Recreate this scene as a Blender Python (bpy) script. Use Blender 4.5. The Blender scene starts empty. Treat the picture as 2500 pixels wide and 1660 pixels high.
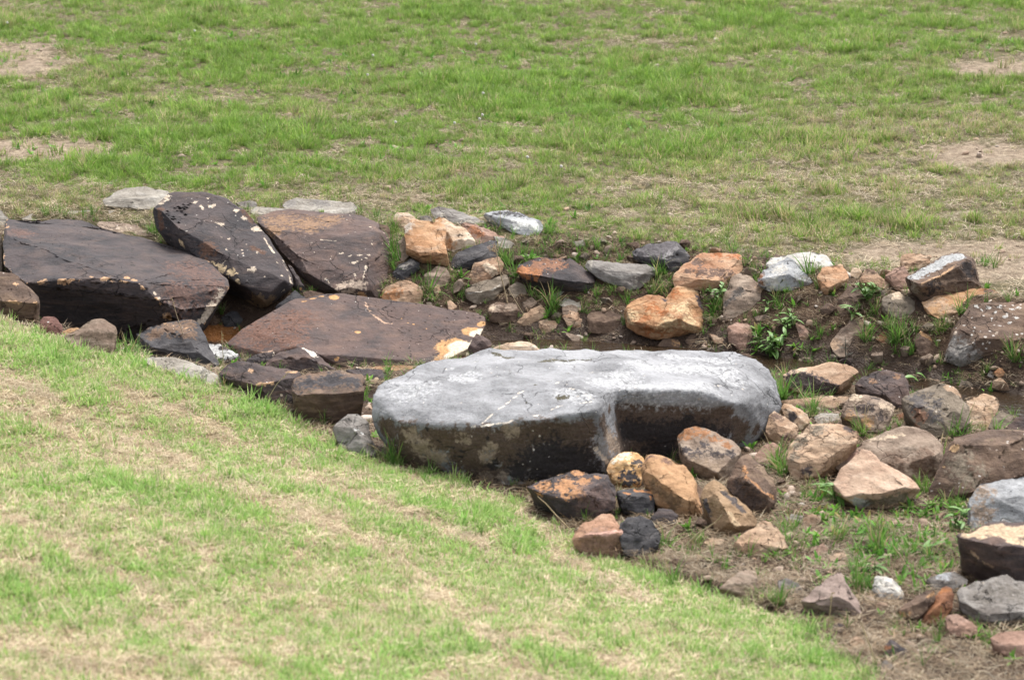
import bpy, bmesh, math, random
import numpy as np
from mathutils import Vector, noise
from mathutils.bvhtree import BVHTree

# ------------------------------------------------------------------ camera, sky, sun, exposure
scene = bpy.context.scene
C = scene.collection
CAM_H = 2.8
PITCH = math.radians(14.5)
F_PX = 5905.0                      # focal length in pixels of the 2500 px wide photograph (85 mm on 36 mm)
cam_d = bpy.data.cameras.new('camera')
cam_d.sensor_width = 36.0
cam_d.lens = 36.0 * F_PX / 2500.0
cam_d.clip_end = 500.0
cam_d.dof.use_dof = True
cam_d.dof.focus_distance = 11.2
cam_d.dof.aperture_fstop = 4.5
cam = bpy.data.objects.new('camera', cam_d)
cam.location = (0, 0, CAM_H)
cam.rotation_euler = (math.radians(90) - PITCH, 0, 0)
C.objects.link(cam)
scene.camera = cam

SUN_EL, SUN_AZ = math.radians(64), math.radians(28)      # azimuth from +Y (away from the viewer) towards +X
world = bpy.data.worlds.new('World'); scene.world = world
world.use_nodes = True
wn = world.node_tree.nodes; wl = world.node_tree.links
sky = wn.new('ShaderNodeTexSky'); sky.sky_type = 'NISHITA'; sky.sun_disc = False
sky.sun_elevation = SUN_EL; sky.sun_rotation = SUN_AZ
sky.air_density = 1.0; sky.dust_density = 4.0; sky.ozone_density = 1.0
hsv = wn.new('ShaderNodeHueSaturation'); hsv.inputs['Saturation'].default_value = 0.28
bgn = wn['Background']; bgn.inputs[1].default_value = 0.10
wl.new(sky.outputs[0], hsv.inputs['Color']); wl.new(hsv.outputs[0], bgn.inputs[0])
sun_d = bpy.data.lights.new('sun', 'SUN'); sun_d.energy = 1.5; sun_d.angle = math.radians(20)
sun_d.color = (1.0, 0.955, 0.89)
sun = bpy.data.objects.new('sun', sun_d)
sdir = Vector((math.sin(SUN_AZ) * math.cos(SUN_EL), math.cos(SUN_AZ) * math.cos(SUN_EL), math.sin(SUN_EL)))
sun.rotation_euler = sdir.to_track_quat('Z', 'Y').to_euler()
sun.location = sdir * 20
C.objects.link(sun)
vs = scene.view_settings
vs.view_transform = 'Standard'; vs.look = 'None'; vs.exposure = 1.65; vs.gamma = 1.0; vs.use_curve_mapping = False
scene.cycles.max_bounces = 6
scene.cycles.use_denoising = True

# ------------------------------------------------------------------ pixels of the photograph <-> rays
FW = np.array((0, math.cos(PITCH), -math.sin(PITCH)))
UP = np.array((0, math.sin(PITCH), math.cos(PITCH)))
EYE = np.array((0, 0, CAM_H))
def ray(u, v):
    d = FW * F_PX + np.array((u - 1250.0, 0, 0)) + UP * (830.0 - v)
    return d / np.linalg.norm(d)
def at_y(u, v, Y):
    d = ray(u, v)
    return EYE + d * (Y / d[1])
def project(P):
    P = np.asarray(P, float) - EYE
    w = P @ FW
    return 1250 + F_PX * P[..., 0] / w, 830 - F_PX * (P @ UP) / w

CROP = dict(A=(0, 420), B=(500, 420), C=(900, 420), D=(1400, 520), E=(1900, 520), F=(300, 720), G=(850, 820),
            H=(1250, 920), I=(1700, 820), J=(1900, 860), K=(1900, 1160), L=(1350, 1160))
ZOOM = 1882.0 / 600.0
def px(crop, x, y):
    o = CROP[crop]
    return o[0] + x / ZOOM, o[1] + y / ZOOM

# ------------------------------------------------------------------ small numpy noise
def _hash(ix, iy, seed):
    h = (ix.astype(np.int64) * 374761393 + iy.astype(np.int64) * 668265263 + seed * 974711) & 0xffffffff
    h = ((h ^ (h >> 13)) * 1274126177) & 0xffffffff
    return ((h ^ (h >> 16)) & 0xffff) / 65535.0
def vnoise(x, y, seed=0):
    ix, iy = np.floor(x), np.floor(y)
    fx, fy = x - ix, y - iy
    fx = fx * fx * (3 - 2 * fx); fy = fy * fy * (3 - 2 * fy)
    a = _hash(ix, iy, seed); b = _hash(ix + 1, iy, seed); c = _hash(ix, iy + 1, seed); d = _hash(ix + 1, iy + 1, seed)
    return (a * (1 - fx) + b * fx) * (1 - fy) + (c * (1 - fx) + d * fx) * fy
def fbm(x, y, seed=0, octv=4):
    s = 0; a = 0.5; t = 0
    for k in range(octv):
        s = s + a * vnoise(x * 2 ** k + 17.3 * k, y * 2 ** k - 9.1 * k, seed + k); t += a; a *= 0.5
    return s / t
def smooth(a, b, x):
    t = np.clip((x - a) / (b - a), 0, 1)
    return t * t * (3 - 2 * t)

# ------------------------------------------------------------------ the lie of the land
CHX = np.array((-40, -3.0, -1.35, 0.17, 0.84, 1.29, 1.69, 2.08, 2.6, 4.0, 40.0))
CHY = np.array((11.2, 11.0, 10.9, 10.87, 10.66, 10.43, 10.19, 9.86, 9.5, 8.8, -8.0))
EDGE = np.array(((-40, 22.0, 1.2), (-4.0, 10.7, 0.52), (-2.14, 9.83, 0.35), (-1.17, 9.34, 0.22), (-0.66, 8.78, 0.12), (-0.42, 8.64, 0.08),
                 (0.02, 8.36, 0.05), (0.35, 7.74, 0.03), (0.9, 7.14, 0.05), (1.05, 6.58, 0.08), (1.5, 5.0, 0.2), (4.0, -12, 0.5)))
def edge_dist(x, y):
    """signed distance to the foot of the mown bank (positive on the bank), and height of the edge there"""
    best = np.full(np.shape(x), 1e9); sg = np.ones(np.shape(x)); zs = np.zeros(np.shape(x)); als = np.zeros(np.shape(x)); ws_ = np.zeros(np.shape(x)); run = 0
    for k in range(len(EDGE) - 1):
        ax, ay, az = EDGE[k]; bx, by, bz = EDGE[k + 1]
        ex, ey = bx - ax, by - ay; L2 = ex * ex + ey * ey
        t = np.clip(((x - ax) * ex + (y - ay) * ey) / L2, 0, 1)
        dx, dy = x - (ax + t * ex), y - (ay + t * ey)
        d = np.hypot(dx, dy)
        m = d < best
        best = np.where(m, d, best)
        sg = np.where(m, np.where(ex * dy - ey * dx < 0, 1, -1), sg)
        wt = 1.0 / (d * d + 0.004) ** 2
        zs += wt * (az + t * (bz - az)); als += wt * (run + t * math.sqrt(L2)); ws_ += wt
        run += math.sqrt(L2)
    ze = zs / ws_; al = als / ws_
    return best * sg, ze, al
def terrain_parts(x, y):
    x = np.asarray(x, float); y = np.asarray(y, float)
    t = y - np.interp(x, CHX, CHY)
    cw = np.interp(x, (-2, 0, 2), (1.15, 0.95, 0.85)); zc = np.interp(x, (-2, 0, 2), (0.40, 0.34, 0.27))
    s, ze, al = edge_dist(x, y)
    far = zc * smooth(0.08, 1.0, t / cw) ** 0.8 + 0.062 * np.clip(t - cw, 0, 60) + 0.05 * (fbm(x * 0.5, y * 0.5, 5, 3) - 0.5) * smooth(0.8, 2, t)
    floor = 0.035 * smooth(0.1, 0.4, -t) + 0.02 * np.clip(-t - 1.8, 0, 3) + 0.05 * (fbm(x * 2.2, y * 2.2, 9, 3) - 0.5) * smooth(0.2, 0.6, -t)
    base = np.where(t > 0, far, floor) - 0.10 * np.exp(-(t / np.interp(x, (1.2, 2.2), (0.2, 0.34))) ** 2)
    bank = ze + 0.12 * np.minimum(s, 6) + 0.03 * (fbm(x * 0.9, y * 0.9, 3, 2) - 0.5) * smooth(0, 0.8, s)
    k = smooth(-0.42, 0.0, s)
    z = np.where(s > 0, bank, base + (np.maximum(ze, base) - base) * k)
    far_of = smooth(-0.2, 0.6, t)                    # the bank never climbs over the far field
    z = z * (1 - far_of) + base * far_of
    z = z + 0.012 * (fbm(x * 7, y * 7, 11, 3) - 0.5) + 0.05 * (fbm(x * 9, y * 9, 13, 4) - 0.5) * smooth(0.1, 0.35, np.abs(t)) * smooth(1.3, 0.7, t / cw) * smooth(0.05, -0.1, s)
    return z, t, s, al, cw
def height(x, y):
    return terrain_parts(x, y)[0]
def ground_hit(u, v):
    d = ray(u, v)
    ts = np.linspace(4.0, 30.0, 2601)
    P = EYE + ts[:, None] * d
    h = P[:, 2] - height(P[:, 0], P[:, 1])
    i = np.argmax(h < 0)
    if h[i] >= 0: i = len(ts) - 1
    a = ts[i - 1]; f = h[i - 1] / (h[i - 1] - h[i] + 1e-9)
    return EYE + d * (a + f * (ts[1] - ts[0]))

# ------------------------------------------------------------------ node helpers
class NT:
    def __init__(self, name):
        self.m = bpy.data.materials.new(name); self.m.use_nodes = True
        self.t = self.m.node_tree; self.n = self.t.nodes; self.n.clear()
        self.out = self.n.new('ShaderNodeOutputMaterial')
    def link(self, a, b): self.t.links.new(a, b)
    def put(self, sock, v):
        if isinstance(v, bpy.types.NodeSocket): self.link(v, sock)
        elif isinstance(v, (tuple, list)) and len(v) == 3 and sock.type == 'RGBA': sock.default_value = (*v, 1)
        else: sock.default_value = v
    def node(self, typ, **kw):
        nd = self.n.new(typ)
        for k, v in kw.items(): setattr(nd, k, v)
        return nd
    def coord(self, kind='Object', scale=None, rot=None, loc=None):
        c = self.node('ShaderNodeTexCoord').outputs[kind]
        if scale is None and rot is None and loc is None: return c
        mp = self.node('ShaderNodeMapping'); self.link(c, mp.inputs[0])
        if scale is not None: mp.inputs['Scale'].default_value = scale
        if rot is not None: mp.inputs['Rotation'].default_value = rot
        if loc is not None: mp.inputs['Location'].default_value = loc
        return mp.outputs[0]
    def noise(self, vec, scale, detail=4, rough=0.55, dist=0.0):
        nd = self.node('ShaderNodeTexNoise'); self.put(nd.inputs['Vector'], vec)
        nd.inputs['Scale'].default_value = scale; nd.inputs['Detail'].default_value = detail
        nd.inputs['Roughness'].default_value = rough; nd.inputs['Distortion'].default_value = dist
        return nd.outputs['Fac']
    def voro(self, vec, scale, feature='F1'):
        nd = self.node('ShaderNodeTexVoronoi', feature=feature); self.put(nd.inputs['Vector'], vec)
        nd.inputs['Scale'].default_value = scale
        return nd.outputs['Distance']
    def ramp(self, f, a, b, lo=0.0, hi=1.0):
        nd = self.node('ShaderNodeMapRange', interpolation_type='SMOOTHSTEP'); self.put(nd.inputs[0], f)
        nd.inputs[1].default_value = a; nd.inputs[2].default_value = b; nd.inputs[3].default_value = lo; nd.inputs[4].default_value = hi
        return nd.outputs[0]
    def math(self, op, a, b=0.0, c=0.0):
        nd = self.node('ShaderNodeMath', operation=op)
        self.put(nd.inputs[0], a); self.put(nd.inputs[1], b); self.put(nd.inputs[2], c)
        return nd.outputs[0]
    def mix(self, f, a, b, mode='MIX'):
        nd = self.node('ShaderNodeMix', data_type='RGBA', blend_type=mode)
        self.put(nd.inputs[0], f); self.put(nd.inputs[6], a); self.put(nd.inputs[7], b)
        return nd.outputs[2]
    def attr(self, name, kind='GEOMETRY'):
        nd = self.node('ShaderNodeAttribute', attribute_type=kind, attribute_name=name)
        return nd.outputs['Fac']
    def bump(self, h, strength=0.4, dist=0.01, normal=None):
        nd = self.node('ShaderNodeBump'); self.put(nd.inputs['Height'], h)
        nd.inputs['Strength'].default_value = strength; nd.inputs['Distance'].default_value = dist
        if normal is not None: self.link(normal, nd.inputs['Normal'])
        return nd.outputs[0]
    def principled(self, col, rough=0.85, normal=None, spec=0.3):
        b = self.node('ShaderNodeBsdfPrincipled'); self.put(b.inputs['Base Color'], col)
        self.put(b.inputs['Roughness'], rough); b.inputs['Specular IOR Level'].default_value = spec
        if normal is not None: self.link(normal, b.inputs['Normal'])
        self.link(b.outputs[0], self.out.inputs[0])
        return b

def mesh_np(name, V, F, attrs=None, smooth_shade=True):
    me = bpy.data.meshes.new(name)
    V = np.ascontiguousarray(V, np.float32); F = np.ascontiguousarray(F, np.int32)
    k = F.shape[1] if len(F) else 3
    me.vertices.add(len(V)); me.vertices.foreach_set('co', V.ravel())
    if len(F):
        me.loops.add(F.size); me.loops.foreach_set('vertex_index', F.ravel())
        me.polygons.add(len(F)); me.polygons.foreach_set('loop_start', np.arange(0, F.size, k, dtype=np.int32))
    me.update(calc_edges=True)
    if smooth_shade and len(F): me.polygons.foreach_set('use_smooth', np.ones(len(F), bool))
    for n, a in (attrs or {}).items():
        a = np.asarray(a)
        if a.ndim == 2: me.attributes.new(n, 'FLOAT_VECTOR', 'POINT').data.foreach_set('vector', np.ascontiguousarray(a, np.float32).ravel())
        elif a.dtype.kind == 'i': me.attributes.new(n, 'INT', 'POINT').data.foreach_set('value', np.ascontiguousarray(a, np.int32))
        else: me.attributes.new(n, 'FLOAT', 'POINT').data.foreach_set('value', np.ascontiguousarray(a, np.float32))
    return me
def link_obj(name, me, mat=None, parent=None, label=None, cat=None, group=None, kind=None, loc=None):
    o = bpy.data.objects.new(name, me); C.objects.link(o)
    if mat is not None and me is not None and not me.materials: me.materials.append(mat)
    if parent is not None: o.parent = parent
    if loc is not None: o.location = loc
    if label: o['label'] = label
    if cat: o['category'] = cat
    if group: o['group'] = group
    if kind: o['kind'] = kind
    return o

# ------------------------------------------------------------------ bare patches of the far field, (u, v, half width, half height) in photo pixels
BARE = [(10, 148, 130, 30, 1.5), (70, 366, 190, 20, 1.3), (180, 395, 90, 10, 0.5), (880, 348, 80, 12, 0.5), (1180, 372, 120, 14, 0.5), (950, 462, 150, 17, 0.5), (1400, 100, 110, 9, 0.95), (1500, 108, 60, 9, 0.5), (1400, 200, 90, 16, 0.5), (1620, 372, 90, 12, 0.5), (1560, 285, 70, 10, 0.5), (1800, 288, 90, 10, 0.5), (2170, 268, 60, 10, 0.5), (2450, 162, 100, 26, 1.3), (2480, 90, 60, 16, 0.95), (2430, 378, 160, 26, 1.2), (2300, 355, 90, 12, 0.5), (2120, 400, 120, 16, 0.5), (1960, 410, 80, 14, 0.5), (2330, 620, 250, 32, 1.2), (2130, 570, 110, 14, 0.5), (2450, 660, 160, 26, 0.95), (2240, 450, 110, 12, 0.5), (2150, 480, 80, 10, 0.5), (1800, 555, 90, 10, 0.5), (1330, 590, 120, 12, 0.5), (1450, 480, 100, 10, 0.5), (1250, 610, 60, 10, 0.5), (1750, 605, 70, 8, 0.5), (460, 100, 60, 8, 0.5), (330, 285, 90, 14, 0.5), (150, 270, 110, 14, 0.5), (70, 470, 90, 14, 0.5), (500, 420, 120, 9, 0.5)]
def bare_mask(u, v):
    b = np.zeros(np.shape(u))
    for (cu, cv, ru, rv, wt) in BARE:
        b = np.maximum(b, wt - 0.5 * (((u - cu) / ru) ** 2 + ((v - cv) / rv) ** 2))
    return np.clip(b, 0, 1)
LAWN_BANDS = [((300, 955), (430, 1000), (590, 1087), (760, 1165), (950, 1235), (1180, 1330)), ((560, 1190), (700, 1240), (967, 1355), (1085, 1462), (1240, 1595), (1310, 1670)),
              ((0, 1560), (160, 1610), (300, 1680)), ((1310, 1540), (1450, 1600), (1600, 1665)), ((0, 1250), (260, 1380), (420, 1500), (560, 1620)),
              ((0, 900), (150, 985), (330, 1075), (480, 1160)), ((1330, 1330), (1480, 1420), (1560, 1460))]
def lawn_band(u, v):
    b = np.zeros(np.shape(u))
    for pl in LAWN_BANDS:
        for (a, c) in zip(pl[:-1], pl[1:]):
            ex, ey = c[0] - a[0], c[1] - a[1]
            t = np.clip(((u - a[0]) * ex + (v - a[1]) * ey) / (ex * ex + ey * ey), 0, 1)
            d = np.hypot(u - a[0] - t * ex, (v - a[1] - t * ey) * 1.4)
            b = np.maximum(b, np.exp(-(d / 30.0) ** 2))
    return b
def cover(x, y):
    """what grows where: dict of masks for ground points"""
    z, t, s, al, cw = terrain_parts(x, y)
    u, v = project(np.stack([x, y, z], -1))
    fa = np.interp(x, (-2.2, -0.4, 0.3, 2.0), (0.5, 0.55, 0.78, 0.85))
    field = smooth(0, 0.2, t / cw - fa + 0.15 * (fbm(x * 4, y * 4, 23) - 0.5)) * (s < 0.3)
    lawn = smooth(-0.02, 0.05, s + 0.10 * (fbm(x * 5, y * 5, 21) - 0.5)) * (t < 0.2)
    inf = np.where((v > 0) & (v < 760) & (u > -200) & (u < 2700), 1, 0)
    bare = bare_mask(u + 60 * (fbm(x * 3, y * 3, 31) - 0.5), v + 44 * (fbm(x * 5, y * 5, 33) - 0.5)) * inf
    pat = fbm(x * 1.1, y * 1.1, 41, 4)
    bare = np.maximum(bare, smooth(0.62, 0.76, fbm(x * 1.5, y * 2.2, 47, 4)) * 0.45)
    dry = np.clip(0.22 + 1.7 * (pat - 0.5) + 0.50 * smooth(0, 1, (u - 1400) / 700) * smooth(120, 400, v) + 0.28 * smooth(400, 470, v) * smooth(700, 600, v)
                  + 0.22 * smooth(500, 0, u) * smooth(120, 260, v), 0, 1)
    band = np.maximum(lawn_band(u + 36 * (fbm(x * 6, y * 6, 51) - 0.5), v + 36 * (fbm(x * 6, y * 6, 53) - 0.5)), smooth(0.55, 0.68, fbm(s * 3.4, al * 0.4, 57, 3)) * 0.75)
    ldry = np.clip(0.53 + 0.7 * (fbm(x * 5, y * 5, 61, 3) - 0.5) + 0.9 * (fbm(x * 22, y * 22, 63, 2) - 0.5) + 0.4 * band - 0.26 * np.exp(-((s - 0.25) / 0.40) ** 2) * smooth(9.6, 8.2, y), 0, 1)
    return dict(z=z, t=t, s=s, al=al, cw=cw, u=u, v=v, field=field, lawn=lawn, bare=bare, dry=dry, band=band, ldry=ldry)

# ------------------------------------------------------------------ ground sheet
def axis(lo, hi, a, b, step):
    core = np.arange(a, b + 1e-6, step)
    up = [b]; st = step
    while up[-1] < hi: st *= 1.22; up.append(up[-1] + st)
    dn = [a]; st = step
    while dn[-1] > lo: st *= 1.22; dn.append(dn[-1] - st)
    return np.concatenate([np.array(dn[1:][::-1]), core, np.array(up[1:])])
GX = axis(-35, 35, -2.9, 3.4, 0.035); GY = axis(-8, 90, 5.0, 12.4, 0.035)
gx, gy = np.meshgrid(GX, GY)
gx = gx.ravel(); gy = gy.ravel()
cv = cover(gx, gy)
nx, ny = len(GX), len(GY)
ii = (np.arange(ny - 1)[:, None] * nx + np.arange(nx - 1)[None, :]).ravel()
GF = np.stack([ii, ii + 1, ii + nx + 1, ii + nx], -1)
wet = np.exp(-(cv['t'] / 0.33) ** 2)
ou, ov = px('B', 120, 1240)
orange = np.exp(-((cv['u'] - ou) / 75.0) ** 2 - ((cv['v'] - ov) / 26.0) ** 2)
me = mesh_np('ground', np.stack([gx, gy, cv['z']], -1), GF,
             dict(field=cv['field'], lawn=cv['lawn'], bare=cv['bare'], wet=wet, orange=orange, band=cv['band']))
g = NT('ground_soil')
co = g.coord('Object')
n1 = g.noise(co, 3.0, 6, 0.62); n2 = g.noise(co, 22.0, 5, 0.6); n3 = g.noise(co, 110.0, 3, 0.6)
ditch = g.mix(g.ramp(n1, 0.35, 0.68), (0.052, 0.032, 0.021), (0.125, 0.078, 0.048))
ditch = g.mix(g.ramp(n2, 0.54, 0.70, 0, 0.7), ditch, (0.20, 0.140, 0.095))
ditch = g.mix(g.ramp(g.noise(co, 45.0, 4, 0.6), 0.56, 0.66, 0, 0.8), ditch, (0.030, 0.021, 0.016))
under = g.mix(g.ramp(n2, 0.38, 0.66), (0.105, 0.095, 0.045), (0.20, 0.165, 0.09))
soil = g.mix(g.ramp(n2, 0.35, 0.7), (0.25, 0.188, 0.132), (0.40, 0.320, 0.235))
straw = g.mix(g.ramp(n3, 0.35, 0.7), (0.22, 0.165, 0.09), (0.46, 0.37, 0.23))
fcol = g.mix(g.ramp(g.math('ADD', g.attr('bare'), g.math('MULTIPLY', g.math('SUBTRACT', n2, 0.5), 0.9)), 0.35, 0.85), under, soil)
col = g.mix(g.attr('field'), ditch, fcol)
col = g.mix(g.ramp(g.math('ADD', g.attr('lawn'), g.math('MULTIPLY', g.math('SUBTRACT', n2, 0.5), 0.8)), 0.3, 0.7), col, straw)
wetm = g.ramp(g.math('ADD', g.attr('wet'), g.math('MULTIPLY', g.math('SUBTRACT', n1, 0.5), 0.7)), 0.35, 0.75)
col = g.mix(g.math('MULTIPLY', wetm, 0.75), col, (0.055, 0.034, 0.024))
col = g.mix(g.ramp(g.math('ADD', g.attr('orange'), g.math('MULTIPLY', g.math('SUBTRACT', n2, 0.5), 0.9)), 0.35, 0.7), col, (0.36, 0.15, 0.045))
col = g.mix(g.ramp(n3, 0.2, 0.8, 0.0, 0.5), col, g.mix(1.0, col, (0.55, 0.52, 0.5), 'MULTIPLY'))
bh = g.math('ADD', g.math('MULTIPLY', n2, 1.0), g.math('MULTIPLY', n3, 0.5))
g.principled(col, g.mix(wetm, (0.95, 0.95, 0.95), (0.35, 0.35, 0.35)), g.bump(bh, 1.0, 0.035))
ground = link_obj('ground', me, g.m, kind='structure')

# ------------------------------------------------------------------ water of the little stream
ws = np.linspace(-0.15, 5.0, 140)
wy = np.interp(ws, CHX, CHY)
wv = []; wf = []
half = np.interp(ws, (-0.15, 0.3, 1.0, 1.6, 2.0, 5), (0.05, 0.10, 0.13, 0.34, 0.5, 0.6))
NW = 9
for k in range(NW):
    f = k / (NW - 1) * 2 - 1
    wv.append(np.stack([ws + 0.25 * f * half * np.gradient(wy, ws) * -1, wy + f * half, np.full_like(ws, -0.030)], -1))
wv = np.concatenate(wv)
m = len(ws)
for k in range(NW - 1):
    a = np.arange(m - 1) + k * m
    wf.append(np.stack([a, a + 1, a + 1 + m, a + m], -1))
w = NT('stream_water')
wc = w.coord('Object', scale=(1, 2.2, 1))
wh = w.math('ADD', w.noise(wc, 14, 3, 0.5, 0.6), w.math('MULTIPLY', w.noise(wc, 42, 2, 0.5), 0.35))
wb = w.principled((0.040, 0.026, 0.016), 0.04, w.bump(wh, 0.30, 0.02), 0.6)
wb.inputs['Transmission Weight'].default_value = 0.35; wb.inputs['IOR'].default_value = 1.33
link_obj('water', mesh_np('water', wv, np.concatenate(wf)), w.m, kind='structure')

# ------------------------------------------------------------------ rock materials
COL = dict(tan=((0.3736, 0.2584, 0.1730), (0.2504, 0.1522, 0.0950), (0.4714, 0.3690, 0.2751)),
           cream=((0.4904, 0.3880, 0.2856), (0.3535, 0.2297, 0.1443), (0.5719, 0.5036, 0.4183)),
           gold=((0.3880, 0.2301, 0.1191), (0.2376, 0.1053, 0.0481), (0.4672, 0.3306, 0.2111)),
           rust=((0.22, 0.095, 0.045), (0.075, 0.045, 0.036), (0.36, 0.19, 0.10)),
           pink=((0.30, 0.19, 0.145), (0.20, 0.12, 0.088), (0.40, 0.29, 0.235)),
           brown=((0.135, 0.088, 0.062), (0.075, 0.05, 0.038), (0.21, 0.145, 0.10)),
           purple=((0.0997, 0.0679, 0.0597), (0.0563, 0.0458, 0.0458), (0.1590, 0.1025, 0.0790)),
           dark=((0.0674, 0.0544, 0.0544), (0.0364, 0.0335, 0.0364), (0.1054, 0.0767, 0.0666)),
           slate=((0.0679, 0.0644, 0.0679), (0.0331, 0.0323, 0.0358), (0.1194, 0.1106, 0.1088)),
           grey=((0.20, 0.185, 0.170), (0.115, 0.10, 0.09), (0.30, 0.285, 0.265)),
           olive=((0.185, 0.150, 0.112), (0.115, 0.092, 0.070), (0.27, 0.225, 0.175)),
           taupe=((0.25, 0.19, 0.145), (0.15, 0.105, 0.078), (0.34, 0.275, 0.215)),
           pale=((0.31, 0.285, 0.245), (0.20, 0.178, 0.15), (0.40, 0.38, 0.345)),
           white=((0.52, 0.50, 0.46), (0.40, 0.375, 0.335), (0.60, 0.59, 0.565)),
           blue=((0.3035, 0.3105, 0.3210), (0.1763, 0.1784, 0.1833), (0.4230, 0.4300, 0.4370)),
           dove=((0.2620, 0.2664, 0.2790), (0.1443, 0.1462, 0.1537), (0.3500, 0.3532, 0.3626)))
def rock_mat(name, pal, patches, edge=None, spots=0.0, bed=0.6, bedrot=0.0, moss=0.0, seed=0, contrast=1.0, rough=0.85, stain=0.35):
    c1, c2, c3 = COL[pal] if isinstance(pal, str) else pal
    m = NT(name)
    co = m.coord('Object', loc=(seed * 3.1, seed * 1.7, seed * 2.3))
    st = m.coord('Object', scale=(1, 1, 5.0), rot=(0.15, bedrot, 0.2), loc=(seed * 1.1, 0, seed * 0.7))
    n1 = m.noise(co, 5.0, 7, 0.62, 0.4); n2 = m.noise(co, 17.0, 6, 0.65); n3 = m.noise(co, 90.0, 4, 0.65)
    nh = m.noise(co, 58.0, 4, 0.6, 0.5)
    ns = m.noise(st, 9.0, 6, 0.62, 0.25)
    col = m.mix(m.ramp(n1, 0.36, 0.66), c1, c2)
    col = m.mix(m.math('MULTIPLY', m.ramp(ns, 0.46, 0.70), bed), col, c3)
    col = m.mix(m.math('MULTIPLY', m.ramp(n2, 0.50, 0.72), stain), col, c2)
    cv_ = m.node('ShaderNodeVectorMath', operation='ADD')
    nv = m.node('ShaderNodeTexNoise'); m.link(co, nv.inputs['Vector']); nv.inputs['Scale'].default_value = 9.0; nv.inputs['Detail'].default_value = 5.0
    sv = m.node('ShaderNodeVectorMath', operation='SCALE'); m.link(nv.outputs['Color'], sv.inputs[0]); sv.inputs['Scale'].default_value = 0.16
    m.link(co, cv_.inputs[0]); m.link(sv.outputs[0], cv_.inputs[1])
    crk = m.math('MULTIPLY', m.ramp(m.voro(cv_.outputs[0], 5.5, 'DISTANCE_TO_EDGE'), 0.020, 0.0), m.ramp(m.noise(co, 3.0, 2), 0.50, 0.62))
    dk = tuple(0.5 * x for x in c2)
    col = m.mix(m.math('MULTIPLY', crk, 0.7), col, dk)
    col = m.mix(m.math('MULTIPLY', m.ramp(m.noise(st, 30.0, 5, 0.7), 0.60, 0.75), 0.45), col, dk)
    pit = m.math('MULTIPLY', m.ramp(m.math('ADD', m.voro(co, 75.0), m.math('MULTIPLY', m.math('SUBTRACT', nh, 0.5), 0.8)), 0.20, 0.06), m.ramp(n1, 0.40, 0.58))
    if edge is not None:
        e = m.math('ADD', m.attr('edge'), m.math('MULTIPLY', m.math('SUBTRACT', m.math('ADD', n2, m.math('MULTIPLY', m.math('SUBTRACT', nh, 0.5), 0.5)), 0.60), 2.6))
        col = m.mix(m.ramp(e, 0.80, 0.95), col, edge)
    for k, (pc, wob, hard) in enumerate(patches):
        nn = m.math('ADD', m.math('MULTIPLY', m.math('SUBTRACT', n2, 0.5), 1.3 * wob), m.math('ADD', m.math('MULTIPLY', m.math('SUBTRACT', n1, 0.5), wob), m.math('MULTIPLY', m.math('SUBTRACT', nh, 0.5), 3.0 * wob)))
        pa = m.attr('patch%d' % k)
        e = m.math('ADD', pa, m.math('MULTIPLY', nn, m.ramp(pa, 0.02, 0.35)))
        q = m.mix(m.ramp(n3, 0.3, 0.75), tuple(0.80 * x for x in pc), tuple(min(1, 1.12 * x) for x in pc))
        col = m.mix(m.ramp(e, 0.5 - hard, 0.5 + hard), col, q)
    if spots > 0:
        vd = m.voro(co, 34.0); v2 = m.voro(m.coord('Object', loc=(5 + seed, 2, 1)), 15.0)
        gate = m.ramp(m.noise(co, 6.0, 3), 0.42, 0.62)
        sp = m.math('MULTIPLY', m.ramp(m.math('ADD', vd, m.math('MULTIPLY', m.math('SUBTRACT', nh, 0.5), 0.7)), 0.04 + 0.20 * spots, 0.0 + 0.10 * spots), gate)
        col = m.mix(m.math('MULTIPLY', sp, 0.9), col, (0.60, 0.565, 0.52))
        s2 = m.math('MULTIPLY', m.ramp(m.math('ADD', v2, m.math('MULTIPLY', m.math('SUBTRACT', n2, 0.5), 0.55)), 0.03 + 0.14 * spots, 0.0 + 0.10 * spots), gate)
        col = m.mix(m.math('MULTIPLY', s2, 0.85), col, (0.56, 0.46, 0.37))
    if moss > 0:
        mm = m.math('MULTIPLY', m.ramp(m.noise(co, 11.0, 5, 0.7), 0.66 - 0.2 * moss, 0.76 - 0.2 * moss), 0.7)
        col = m.mix(mm, col, (0.075, 0.085, 0.035))
    col = m.mix(m.math('MULTIPLY', pit, 0.75), col, m.mix(1.0, col, (0.42, 0.41, 0.40), 'MULTIPLY'))
    col = m.mix(m.ramp(n3, 0.25, 0.75, 0.0, 1.0), m.mix(1.0, col, (0.82, 0.81, 0.80), 'MULTIPLY'), m.mix(1.0, col, (1.10, 1.10, 1.10), 'MULTIPLY'))
    h = m.math('ADD', m.math('MULTIPLY', n2, 1.0), m.math('ADD', m.math('MULTIPLY', n3, 0.16), m.math('SUBTRACT', m.math('MULTIPLY', ns, 0.9), m.math('ADD', m.math('MULTIPLY', crk, 1.2), m.math('MULTIPLY', pit, 0.35)))))
    m.principled(col, rough, m.bump(h, 0.65, 0.014), 0.25)
    return m.m

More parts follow.
